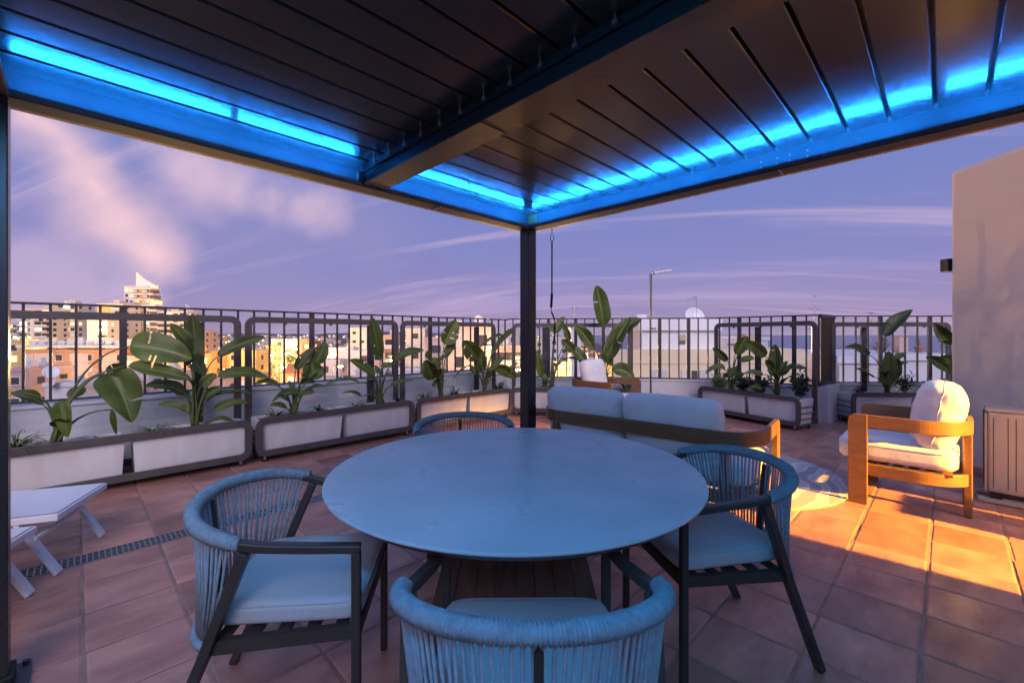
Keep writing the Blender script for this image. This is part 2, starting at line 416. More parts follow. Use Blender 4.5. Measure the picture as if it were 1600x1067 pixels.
# ground of the town and the sea beyond it, both out to the horizon
M_TOWN = mat('town_ground', (0.10, 0.085, 0.075), 0.95, vscale=0.02, base2=(0.16, 0.12, 0.09), coords='Object')
M_SEA = mat('evening_sea', (0.035, 0.060, 0.135), 0.22, vscale=0.004, base2=(0.05, 0.08, 0.16), bump=0.35, bscale=0.06, stretch=(1, 1, 1))
g = MB()
def quad(b, pts): b.add(pts, [tuple(range(len(pts)))])
c0 = [W(-40000, -3000, GROUND), W(-60, -3000, GROUND), W(30, 90, GROUND), W(95, 330, GROUND), W(300, 1500, GROUND), W(900, 7000, GROUND), W(-3000, 40000, GROUND), W(-40000, 40000, GROUND)]
quad(g, c0)
struct(g.build('town_ground', M_TOWN))
g = MB(); quad(g, [W(-60000, -9000, GROUND - 0.5), W(60000, -9000, GROUND - 0.5), W(60000, 58000, GROUND - 0.5), W(-60000, 58000, GROUND - 0.5)])
struct(g.build('sea', M_SEA))
M_HILL = mat('hazy_wooded_hill', (0.10, 0.085, 0.105), 1.0, vscale=0.02, base2=(0.17, 0.13, 0.14))  # purple distance haze is mixed into the hill colour
g = MB()
for k in range(60):                                   # low wooded ridge inland
    pass
N_ = 90; rows = 5; vs = []
for i in range(N_ + 1):
    t = i / N_; lat = -2600 + 2700 * t; dep = 1750 + 250 * math.sin(t * 5)
    hgt = 10 + 9 * mnoise.noise(Vector((t * 7, 0.3, 0))) + 5 * mnoise.noise(Vector((t * 31, 1.3, 0)))
    hgt *= min(1, (1 - t) * 5)
    for r in range(rows):
        q = r / (rows - 1)
        vs.append(W(lat * (1 + 0.1 * q), dep + 380 * q, GROUND - 1 + (hgt + 29) * math.sin(q * PI / 2) ** 0.7))
fs = [(i * rows + r, (i + 1) * rows + r, (i + 1) * rows + r + 1, i * rows + r + 1) for i in range(N_) for r in range(rows - 1)]
g.add(vs, fs); struct(g.build('hill', M_HILL, smooth=True))

# ---- terrace floor: slab, grout bed and tiles one by one
C1, C2, C3, C4, C5 = Vector((5.60, 5.70, 0)), W(3.52, 7.55), W(4.57, 6.45), W(5.15, 6.95), W(8.2, 6.95)
g = MB()
poly = [(-6, -7), (9.5, -7), (C5.x, C5.y), (C4.x, C4.y), (C3.x + .3, C3.y + .3), (C2.x + .15, C2.y + .15), (5.75, 5.85), (-6, 5.85)]
g.prism(poly, (0, 0, -0.35), (1, 0, 0), (0, 1, 0), (0, 0, 1), 0.3468)
floor = struct(g.build('terrace_floor', M_GROUT))
PT = 0.346
def tile_mesh(name, sx, sy, seed):
    n = 5; b = MB(); top = []
    for i in range(n + 1):
        for j in range(n + 1):
            u = [0, .03, .3, .7, .97, 1][i]; v = [0, .03, .3, .7, .97, 1][j]
            e = min(u, 1 - u, v, 1 - v)
            z = -0.0035 if e < .01 else 0.0
            z += 0.0012 * mnoise.noise(Vector((u * 2.2 + seed * 3.1, v * 2.2, seed)))
            top.append(((u - .5) * sx, (v - .5) * sy, z))
    fs = [(i * (n + 1) + j, (i + 1) * (n + 1) + j, (i + 1) * (n + 1) + j + 1, i * (n + 1) + j + 1) for i in range(n) for j in range(n)]
    m = len(top)
    rim = [i * (n + 1) for i in range(n + 1)] + [n * (n + 1) + j for j in range(1, n + 1)] + [i * (n + 1) + n for i in range(n - 1, -1, -1)] + [j for j in range(n - 1, 0, -1)]
    low = [(top[r][0], top[r][1], -0.006) for r in rim]
    fs += [(rim[k], m + k, m + (k + 1) % len(rim), rim[(k + 1) % len(rim)]) for k in range(len(rim))]
    b.add(top + low, fs)
    return b.mesh(name, M_TILE, False), b
GAP = 0.009
yl = [0.078 + PT * k for k in range(-12, 10)] + [3.476]
yh = [3.626 + PT * k for k in range(0, 7)]
rows_y = [(yl[i], yl[i + 1]) for i in range(len(yl) - 1)] + [(yh[i], yh[i + 1]) for i in range(len(yh) - 1)]
xs = [0.021 + PT * k for k in range(-8, 25)]
cells = []
for (ya, yb) in rows_y:
    for i in range(len(xs) - 1):
        xa, xb = xs[i], xs[i + 1]; cx, cy = (xa + xb) / 2, (ya + yb) / 2
        dep = (cx + cy) / R2; lat = (cx - cy) / R2
        if cy > 5.68 or dep > 7.75 - 0.06 * lat: continue
        if lat > 3.4 and dep > 7.55 - 0.95 * (lat - 3.52) and lat < 4.9: continue
        if lat > 4.9 and dep > 6.9: continue
        vis = dep > 0.9 and abs(lat / dep) < 1.25
        seen = 2 if not vis else (0 if dep > 1.25 else 1)
        cells.append((seen if seen == 2 else 0, dep if vis else 99, cx, cy, yb - ya))
cells.sort()
cache = {}
rest = MB()
for k, (s_, dep, cx, cy, hy) in enumerate(cells):
    key = (round(hy, 3), random.randint(0, 3))
    if key not in cache: cache[key] = tile_mesh('tile', PT - GAP, hy - GAP, key[1] + hy)
    if k < 300 and s_ != 2:
        t_ = link('tile', cache[key][0], floor, loc=(cx + random.uniform(-.001, .001), cy + random.uniform(-.001, .001), random.uniform(-.0004, .0004)))
        t_.rotation_euler = (random.uniform(-.003, .003), random.uniform(-.003, .003), random.uniform(-.003, .003))
    else:
        rest.box((cx, cy, -0.004), (PT - GAP, hy - GAP, 0.008))
rest.build('tile_field', M_TILE, floor, kind='stuff')

# ---- drain channel
dr = thing('floor_drain', 'long galvanised grating of a drain channel set in the terracotta tiles', 'drain', (0, 3.551, 0))
g = MB(); g.bx(-3, 6.4, -.07, -.064, -.006, .001); g.bx(-3, 6.4, .064, .07, -.006, .001); g.build('channel_edge', M_GRATE, dr)
g = MB(); g.bx(-3, 6.4, -.064, .064, -.0030, -.0026); g.build('channel_bottom', M_BLACK, dr)
g = MB()
for y in (-.032, 0, .032): g.bx(-3, 6.4, y - .0035, y + .0035, -.0024, .0005)
x = -3.0
while x < 6.4:
    g.bx(x - .0035, x + .0035, -.064, .064, -.0024, 0); x += 0.026
g.build('grating_bars', M_GRATE, dr, kind='stuff')

# ---- parapets and railings
def parapet(name, label, p0, p1, z, th=0.24, inset=0.10):
    p0, p1 = Vector(p0), Vector(p1); t = (p1 - p0).normalized(); n = Vector((-t.y, t.x, 0))   # n points outwards
    if n.dot(Vector((1, 1, 0))) < 0: n = -n
    o = thing(name, label, 'wall', p0)
    L_ = (p1 - p0).length
    g = MB(); a = -n * inset; b_ = n * (th - inset)
    pts = [a, a + t * L_, b_ + t * L_, b_]
    g.add([p + Vector((0, 0, -0.3)) for p in pts] + [p + Vector((0, 0, z - .03)) for p in pts], [(3, 2, 1, 0), (4, 5, 6, 7), (0, 1, 5, 4), (1, 2, 6, 5), (2, 3, 7, 6), (3, 0, 4, 7)])
    g.build('wall_body', M_WALL, o)
    g = MB(); a = -n * (inset + .015); b_ = n * (th - inset + .015); pts = [a, a + t * L_, b_ + t * L_, b_]
    g.add([p + Vector((0, 0, z - .03)) for p in pts] + [p + Vector((0, 0, z)) for p in pts], [(3, 2, 1, 0), (4, 5, 6, 7), (0, 1, 5, 4), (1, 2, 6, 5), (2, 3, 7, 6), (3, 0, 4, 7)])
    g.build('coping', M_WALL, o, bevel=.006)
    g = MB(); a = -n * (inset + .012); b_ = -n * (inset + .001); pts = [a, a + t * L_, b_ + t * L_, b_]
    g.add([p + Vector((0, 0, 0.001)) for p in pts] + [p + Vector((0, 0, .08)) for p in pts], [(3, 2, 1, 0), (4, 5, 6, 7), (0, 1, 5, 4), (1, 2, 6, 5), (2, 3, 7, 6), (3, 0, 4, 7)])
    g.build('skirting', M_TILE, o)
    return o
parapet('parapet_wall', 'long lilac white parapet wall behind the row of planters on the town side', (-3.2, 5.70, 0), (5.58, 5.70, 0), 0.69)
parapet('parapet_wall', 'low white parapet wall behind the outdoor shower', C1, C2, 0.53)
parapet('parapet_wall', 'short white parapet wall behind the planter with the bushy green shrub', C2 + Vector((.05, .0, 0)), C3, 0.53)
parapet('parapet_wall', 'low white parapet wall facing the sea beside the tall stair wall', C4, C5, 0.54)

def railing(label, p0, p1, ztop, zbot, pitch=0.1625, off=0.0, every=11, first=0, brackets=False):
    p0, p1 = Vector(p0), Vector(p1); t = (p1 - p0).normalized(); L_ = (p1 - p0).length; ang = math.atan2(t.y, t.x)
    o = thing('railing', label, 'railing', p0, ang)
    MB().bx(0, L_, -.022, .022, ztop - .020, ztop).build('top_rail', M_RAIL, o, bevel=.003)
    MB().bx(0, L_, -.018, .018, zbot - .012, zbot + .006).build('bottom_rail', M_RAIL, o)
    bal = MB().bx(-.0098, .0098, -.010, .010, zbot + .006, ztop - .012).mesh('baluster', M_RAIL)
    post = MB().bx(-.028, .028, -.016, .016, zbot - .16, ztop - .012).mesh('post', M_RAIL)
    x = off; k = 0
    while x < L_ - .01:
        if x > .01:
            if (k - first) % every == 0: link('post', post, o, loc=(x, 0.0, 0))
            else: link('baluster', bal, o, loc=(x, 0, 0))
        x += pitch; k += 1
    if brackets:
        br = MB().bx(-.02, .02, -.075, -.02, zbot - .17, zbot - .10).mesh('bracket', M_RAIL)
        x = off + pitch * first
        while x < L_:
            link('bracket', br, o, loc=(x, 0, 0)); x += pitch * every
    return o
railing('long dark baluster railing on the town side behind the row of planters', (-3.092, 5.70, 0), (5.58, 5.70, 0), 1.59, 0.715, off=0.0, every=11, first=21)
railing('dark baluster railing behind the outdoor shower and the far armchair', C1, C2, 1.605, 0.545, every=3, off=.09, first=1, brackets=True)
railing('dark baluster railing behind the planter with the bushy green shrub', C2, C3, 1.605, 0.545, pitch=.158, every=5, off=.08, first=2)
railing('dark baluster railing facing the sea beside the tall stair wall', C4, C5, 1.612, 0.55, pitch=.197, every=4, off=.14, first=3)

# dark slatted screen closing the notch between the two sea-side railings
sc_o = thing('slatted_screen', 'dark upright slatted screen between the two railings on the sea side', 'screen', C3, math.atan2((C4 - C3).y, (C4 - C3).x))
Ls = (C4 - C3).length
MB().bx(0, Ls, -.02, .02, 1.56, 1.61).build('top_rail', M_RAIL, sc_o)
MB().bx(0, Ls, -.02, .02, .55, .60).build('bottom_rail', M_RAIL, sc_o)
n = 11
sl = MB().bx(-.026, .026, -.008, .008, .60, 1.56).mesh('slat', M_RAIL)
for k in range(n): link('slat', sl, sc_o, loc=(.04 + (Ls - .08) * k / (n - 1), 0, 0), rotz=.5)
MB().bx(0, Ls, -.1, .1, -.2, .54).build('base_wall', M_WALL, sc_o)

# ================================================================== pergola with LED strips
PX, PY = 2.62, 2.43           # inner faces of the two beams that meet over the post
PX0, PY0 = -0.176, -1.60      # inner faces of the beams behind and beside the camera
ZB = 2.19
perg = thing('pergola', 'dark louvred pergola roof with blue LED strips over the dining table', 'pergola', (PX + .05, PY + .05, 0))
def pb(b, name, m, **k):
    o = b.build(name, m, perg, **k); o.location = (-(PX + .05), -(PY + .05), 0); return o
def beam(x0, x1, y0, y1, side, name='beam', lip=True):
    """hollow edge beam: floor plate with a low lip, outer wall; side = inward normal"""
    sx, sy = side; b = MB()
    if sy:                               # runs along x
        yi = y1 if sy > 0 else y0; yo = y0 if sy > 0 else y1
        b.bx(x0, x1, min(yi, yo), max(yi, yo), ZB - .012, ZB)
        b.bx(x0, x1, min(yi, yi - sy * .006), max(yi, yi - sy * .006), ZB, ZB + .010)
        b.bx(x0, x1, min(yi - sy * .10, yi - sy * .112), max(yi - sy * .10, yi - sy * .112), ZB, ZB + .20)
        return b
    xi = x1 if sx > 0 else x0; xo = x0 if sx > 0 else x1
    b.bx(min(xi, xo), max(xi, xo), y0, y1, ZB - .012, ZB)
    b.bx(min(xi, xi - sx * .006), max(xi, xi - sx * .006), y0, y1, ZB, ZB + .010)
    b.bx(min(xi - sx * .10, xi - sx * .112), max(xi - sx * .10, xi - sx * .112), y0, y1, ZB, ZB + .20)
    return b
M_GUT = mat('gutter_metal', (0.11, 0.12, 0.13), 0.35, var=0.15, vscale=4, rvar=0.08)
pb(beam(PX0 - .10, PX + .10, PY, PY + .10, (0, -1)), 'beam', M_GUT)
pb(beam(PX, PX + .10, PY0 - .1, PY - .002, (-1, 0)), 'beam', M_GUT)
pb(beam(PX0 - .10, PX0, PY0 - .1, PY - .002, (1, 0)), 'beam', M_GUT)
pb(beam(PX0, PX - .002, PY0 - .10, PY0, (0, 1)), 'beam', M_GUT)
M_SOFF = mat('navy_soffit', (0.014, 0.020, 0.034), 0.55, var=0.1, vscale=4)
# dark soffit plates under the beams and the outer trim
pb(MB().bx(PX0 - .10, PX + .10, PY + .001, PY + .10, ZB - .018, ZB - .0125), 'soffit', M_SOFF)
pb(MB().bx(PX + .001, PX + .10, PY0 - .1, PY, ZB - .018, ZB - .0125), 'soffit', M_SOFF)
pb(MB().bx(PX0 - .10, PX0 - .001, PY0 - .1, PY, ZB - .018, ZB - .0125), 'soffit', M_SOFF)
M_TRIM = mat('street_glow_outer_trim', (0.40, 0.25, 0.09), 0.40, var=0.1, vscale=4, metal=0.0)  # orange of the street glow from below put into the trim colour
pb(MB().bx(PX0 - .17, PX + .17, PY + .104, PY + .17, ZB - .004, ZB + .22), 'outer_trim', M_TRIM)
pb(MB().bx(PX + .104, PX + .17, PY0 - .17, PY + .103, ZB - .004, ZB + .22), 'outer_trim', M_TRIM)
pb(MB().bx(PX0 - .17, PX0 - .104, PY0 - .17, PY + .103, ZB - .004, ZB + .22), 'outer_trim', M_TRIM)
# middle beam
MX0, MX1 = 1.18, 1.325
M_MID = mat('black_navy_beam', (0.008, 0.009, 0.013), 0.5, spec=.3)
pb(MB().bx(MX0, MX1, PY0, PY - .004, ZB - .010, ZB - .002), 'middle_beam_cover', M_BEAMB)
pb(MB().bx(MX0 + .003, MX1 - .003, PY0, PY - .004, ZB - .002, ZB + .11), 'middle_beam', M_MID)
pb(MB().bx(MX0 - .012, MX0 + .002, PY0, PY - .01, ZB + .050, ZB + .062), 'middle_beam_ledge', M_MID)
pb(MB().bx(MX0 - .001, MX1 + .001, 1.36, 1.366, ZB - .0125, ZB - .0105), 'cover_joint', M_BLACK)
# posts
for (x, y) in ((PX, PY), (PX0 - .10, PY), (PX, PY0 - .10), (PX0 - .10, PY0 - .10)):
    p = pb(MB().bx(x + .002, x + .098, y + .002, y + .098, 0, ZB - .018), 'post', M_PERG, bevel=.004)
    g = MB(); g.bx(x - .05, x + .15, y - .05, y + .15, 0, .012)
    for a in (-.035, .135):
        for b_ in (-.035, .135): g.lathe([(0, .024), (.010, .024), (.010, .012)], 6, (x + a, y + b_, 0))
    pb(g, 'base_plate', M_PERG)
    pb(MB().bx(x - .012, x + .112, y - .012, y + .112, .012, .055), 'base_collar', M_BLACK, bevel=.006)
# louvre blades, two banks
BP = 0.152
def blade_profile():
    hw = (BP - .012) / 2
    return [(-hw, .004), (-hw + .004, 0), (hw - .004, 0), (hw, .004), (hw, .016), (hw - .012, .022), (-hw + .012, .022), (-hw, .016)]
ZL = 2.285
def blade_mesh(name, x0, x1):
    b = MB(); pr = blade_profile()
    b.prism([(p, q) for p, q in pr], (x0, 0, 0), (0, 1, 0), (0, 0, 1), (1, 0, 0), x1 - x0)
    return b.mesh(name, M_BLADE)
bl_a = blade_mesh('louvre_blade', PX0 - .03, MX0 + .001); bl_b = blade_mesh('louvre_blade', MX1 - .001, PX + .03)
clip = MB().bx(-.006, .004, -.010, .010, -.004, .012).bx(-.006, .002, -.003, .003, .012, .030).mesh('blade_clip', M_STEEL)
yb = 2.467; k = 0
while yb - BP > PY0 - .1:
    yc = yb - BP / 2
    for me in (bl_a, bl_b):
        link('louvre_blade', me, perg, loc=(-(PX + .05), yc - (PY + .05), ZL))
    if yc > 0.2: link('blade_clip', clip, perg, loc=(MX0 - .012 - (PX + .05), yb - BP * .5 - (PY + .05), ZB + .064))
    yb -= BP; k += 1
pb(MB().bx(PX0 - .09, PX + .09, PY0 - .09, PY + .09, ZL + .045, ZL + .055), 'blade_gap_backing', M_BLACK)  # black sheet added so no sky shows through the blade gaps
# LED strips: tape in the gutter with its rows of diodes
LED = bpy.data.materials.new('blue_led'); LED.use_nodes = True
_b = LED.node_tree.nodes['Principled BSDF']; _b.inputs['Base Color'].default_value = (0, 0, 0, 1)
_b.inputs['Emission Color'].default_value = (0.010, 0.225, 1.0, 1); _b.inputs['Emission Strength'].default_value = 1400.0
LED2 = LED.copy(); LED2.name = 'blue_led_table_fill'; LED2.node_tree.nodes['Principled BSDF'].inputs['Emission Strength'].default_value = 950.0; LED2.node_tree.nodes['Principled BSDF'].inputs['Emission Color'].default_value = (0.012, 0.40, 1.0, 1)  # own tint and strength, lights the table in place of blade reflections
M_SOFF = mat('navy_soffit', (0.014, 0.020, 0.034), 0.55, var=0.1, vscale=4)
M_TAPE = mat('led_tape', (0.5, 0.5, 0.5), 0.5)
def led(x0, y0, x1, y1, z, n_in, tilt, m=None, down=False):
    """tape from one end to the other; n_in = inward normal, tilt = 0 up .. 1 inwards"""
    p0, p1 = Vector((x0, y0, z)), Vector((x1, y1, z)); t = (p1 - p0).normalized(); L_ = (p1 - p0).length
    nrm = (Vector((0, 0, 1)) * (1 - tilt) + Vector((*n_in, -2.4 if down else 0)) * tilt).normalized(); w = nrm.cross(t).normalized()
    g = MB(); g.sweep([p0, p1], [(-.006, -.001), (.006, -.001), (.006, .001), (-.006, .001)], nrm)
    tape = pb(g, 'led_tape', M_TAPE)
    g = MB(); s = .01; q = p0 + nrm * .0018
    while s < L_:
        c = q + t * s; a = t * .0035; b_ = w * .0035
        v = [c - a - b_, c + a - b_, c + a + b_, c - a + b_]
        if (v[1] - v[0]).cross(v[2] - v[1]).dot(nrm) < 0: v.reverse()
        g.add(v, [(0, 1, 2, 3)]); s += .0185
    o = g.build('led_diodes', m or LED, tape, kind='stuff')
    return o
led(PX0, PY + .030, .52, PY + .030, ZB + .004, (0, -1), .30)
led(.56, PY + .030, MX0 - .02, PY + .030, ZB + .004, (0, -1), .30)
led(MX1 + .02, PY + .030, PX - .03, PY + .030, ZB + .004, (0, -1), .30)
led(PX + .030, -1.2, PX + .030, .0, ZB + .004, (-1, 0), .30)
led(PX + .030, 0.04, PX + .030, PY - .03, ZB + .004, (-1, 0), .30)
led(PX0 + .006, PY - .85, PX0 + .006, -1.4, ZB + .004, (1, 0), 1.0, LED2, True)  # turned down to light the table, standing in for blade reflections
led(PX0 + .05, PY0 + .006, MX0 - .1, PY0 + .006, ZB + .004, (0, 1), 1.0, LED2, True)  # short unseen strip added to light the table
# bolts on the gutter wall at the splices
bolt = MB().lathe([(0, .005), (.004, .005), (.005, 0)], 6).mesh('bolt', M_STEEL)
for (bx_, by_, rx) in ((1.62, PY + .099, 0), (1.70, PY + .099, 0), (1.80, PY + .099, 0), (1.90, PY + .099, 0)):
    for dz in (.05, .08):
        o = link('bolt', bolt, perg, loc=(bx_ - (PX + .05), by_ - (PY + .05), ZB + dz)); o.rotation_euler = (PI / 2, 0, 0)
for yy in (.52, .60, .66, .74):
    for dz in (.05, .08):
        o = link('bolt', bolt, perg, loc=(PX + .099 - (PX + .05), yy - (PY + .05), ZB + dz)); o.rotation_euler = (0, -PI / 2, 0)
for (x, y, dx, dy) in ((1.75, PY + .05, .003, .052), (PX + .05, .63, .052, .003)):
    pb(MB().bx(x - dx, x + dx, y - dy, y + dy, ZB - .022, ZB - .0185), 'splice_plate', M_STEEL)
pb(MB().bx(MX0 - .03, MX0 + .0, PY - .03, PY - .005, ZB + .005, ZB + .05), 'corner_bracket', M_STEEL)

# awning crank hanging from the sea-side beam
ck = thing('awning_crank', 'thin black awning crank hanging from the pergola beam beside the corner post', 'crank', (0, 0, 0))
cp = W((862 - 800) / FPX * 3.43, 3.43)
def cpt(px, py): return at_depth(px, py, 3.43)
g = MB(); g.tube([cpt(862.5, 356), cpt(862.5, 366)], .003, 6); g.build('hook', M_BLACK, ck)
g = MB(); pts = [cpt(862.5 + 2.6 * math.sin(a), 372 - 5.5 * math.cos(a)) for a in [2 * PI * i / 14 for i in range(14)]]
g.tube(pts, .0035, 6, closed=True, up=W(0, 1)); g.build('eyelet', M_STEEL, ck, smooth=True)
g = MB(); g.tube([cpt(862.5, 377), cpt(862.3, 459), cpt(861, 481), cpt(862, 488), cpt(866.5, 499)], .0058, 8); g.build('rod', M_BLACK, ck, smooth=True)
g = MB(); g.tube([cpt(862.4, 459), cpt(861.2, 480)], .010, 10); g.build('grip', M_BLACK, ck, smooth=True)
g = MB(); g.tube([cpt(866.3, 498), cpt(867, 508), cpt(866, 536)], .0075, 8); g.build('grip', M_BLACK, ck, smooth=True)
g = MB(); g.tube([cpt(866, 535), cpt(864, 560), cpt(861, 583)], .0058, 8); g.build('rod_end', mat('grey_rod', (.3, .29, .27), .4), ck, smooth=True)

# ================================================================== stair wall, added unseen walls that shade the terrace, the lamp in the passage
st = thing('stair_house', 'tall plain cream wall of the stair house at the right edge', 'wall', W(4.28, 4.26))
def sp(pts, z0, z1, name, m, **k):
    g = MB(); g.prism([(p.x, p.y) for p in pts], (0, 0, z0), (1, 0, 0), (0, 1, 0), (0, 0, 1), z1 - z0)
    o = g.build(name, m, st, **k); o.location = -W(4.28, 4.26); return o
sp([W(4.28, 2.25), W(7.0, 2.25), W(7.0, 4.26), W(4.28, 4.26)], 0, 2.90, 'wall_body', M_CREAM, bevel=.05)
sp([W(4.268, 2.25), W(4.279, 2.25), W(4.279, 4.26), W(4.268, 4.26)], .001, .09, 'skirting', M_TILE)
wl = thing('wall_lamp', 'small black box lamp on the edge of the tall cream wall, unlit', 'lamp', W(4.28, 4.20, 1.98))
def rel(o, pts): return [p - o.location for p in pts]
g = MB(); L0 = wl.location
g.prism([(p.x, p.y) for p in (W(4.272, 4.263), W(4.36, 4.263), W(4.36, 4.345), W(4.272, 4.345))], (0, 0, 1.93), (1, 0, 0), (0, 1, 0), (0, 0, 1), .12)
o = g.build('housing', M_BLACK, wl, bevel=.004); o.location = -L0
g = MB(); g.prism([(p.x, p.y) for p in (W(4.278, 4.27), W(4.354, 4.27), W(4.354, 4.338), W(4.278, 4.338))], (0, 0, 1.922), (1, 0, 0), (0, 1, 0), (0, 0, 1), .007)
o = g.build('diffuser', mat('frosted_glass', (.6, .6, .6), .4), wl); o.location = -L0

hw = thing('glow_blocking_wall', 'unseen cream wall behind the pergola, added to shade the dining area', 'wall', (0, -1.9, 0))  # unseen wall, added to keep the sun glow off the dining area
o = MB().bx(-6, 3.43, -.15, .15, 0, 2.72).build('wall_body', M_CREAM, hw); MB().bx(-6, 3.45, -.18, .17, 2.722, 2.78).build('coping', M_CREAM, hw)
lw = thing('floor_shading_wall', 'unseen low cream wall added to shade the floor right of the terrace', 'wall', (4.40, -1.2, 0))  # unseen wall, added to shade the floor beside the warm strip
MB().bx(-.19, .22, -.1, .1, 0, .46).build('wall_body', M_CREAM, lw); MB().bx(-.2, .23, -.11, .11, .461, .49).build('coping', M_CREAM, lw)

fl = thing('floodlight', 'warm floodlight on a post in the passage right of the terrace', 'lamp', (3.8, -9.0, -.1))
MB().tube([(0, 0, -28), (0, 0, 3.3)], .05, 10).build('post', M_RAIL, fl)
MB().box((0, -.06, 3.42), (.34, .10, .24)).build('housing', M_RAIL, fl, bevel=.01)
MB().box((0, -.006, 3.42), (.30, .008, .20)).build('lens', mat('lamp_lens', (.8, .7, .5), .3, emit=(1, .5, .12), estr=60), fl)
sd = bpy.data.lights.new('floodlight_beam', 'SPOT'); sd.energy = 40000; sd.color = (1.0, 0.48, 0.045); sd.spot_size = math.radians(19.4); sd.spot_blend = 1.0; sd.shadow_soft_size = .10
so = bpy.data.objects.new('floodlight_beam', sd); col.objects.link(so); so.parent = fl; so.location = (0, .02, 3.42)
so.rotation_euler = (Vector((4.05, -0.35, 0.0)) - Vector((3.8, -9.0, 3.32))).to_track_quat('-Z', 'Y').to_euler()
# ================================================================== the town
TOWN_MATS = {}
def paint(c):
    key = tuple(round(v, 2) for v in c)
    if key not in TOWN_MATS:
        TOWN_MATS[key] = mat('facade_paint_%d' % len(TOWN_MATS), c, 0.9, var=0.10, vscale=0.25, coords='Object')
    return TOWN_MATS[key]
WHITE_F, PEACH, ORANGE, YELLOW, BRICK, GREY, LILAC, SAND = (.56, .49, .44), (.56, .37, .26), (.62, .30, .10), (.66, .46, .16), (.48, .22, .12), (.36, .33, .34), (.52, .48, .54), (.60, .52, .40)
M_PANE = mat('dark_window_glass', (.05, .045, .05), .12, spec=.6, obj_rand=.5)
M_LIT = mat('lit_window', (.8, .6, .3), .5, emit=(1.0, .62, .22), estr=1.3)
M_LIT2 = mat('bright_window', (.8, .7, .5), .5, emit=(1.0, .80, .50), estr=3.2)
M_BLIND = mat('window_shutter', (.62, .58, .56), .7, obj_rand=.15)
M_BALC = mat('balcony_concrete', (.66, .62, .60), .9, var=.1, vscale=.5)
M_SHADE = mat('loggia_shade', (.20, .15, .12), .9, var=.2, vscale=.6)  # dark colour stands for the shade inside the tower terraces
UB = {}
def unit(name, m):
    if name not in UB: UB[name] = MB().box((0, 0, 0), (1, 1, 1)).mesh(name, m)
    return UB[name]
panes = [unit('window_dark', M_PANE), unit('window_lit', M_LIT), unit('window_bright', M_LIT2), unit('window_blind', M_BLIND)]
def piece(name, me, parent, c, s): return link(name, me, parent, loc=c, scale=s)
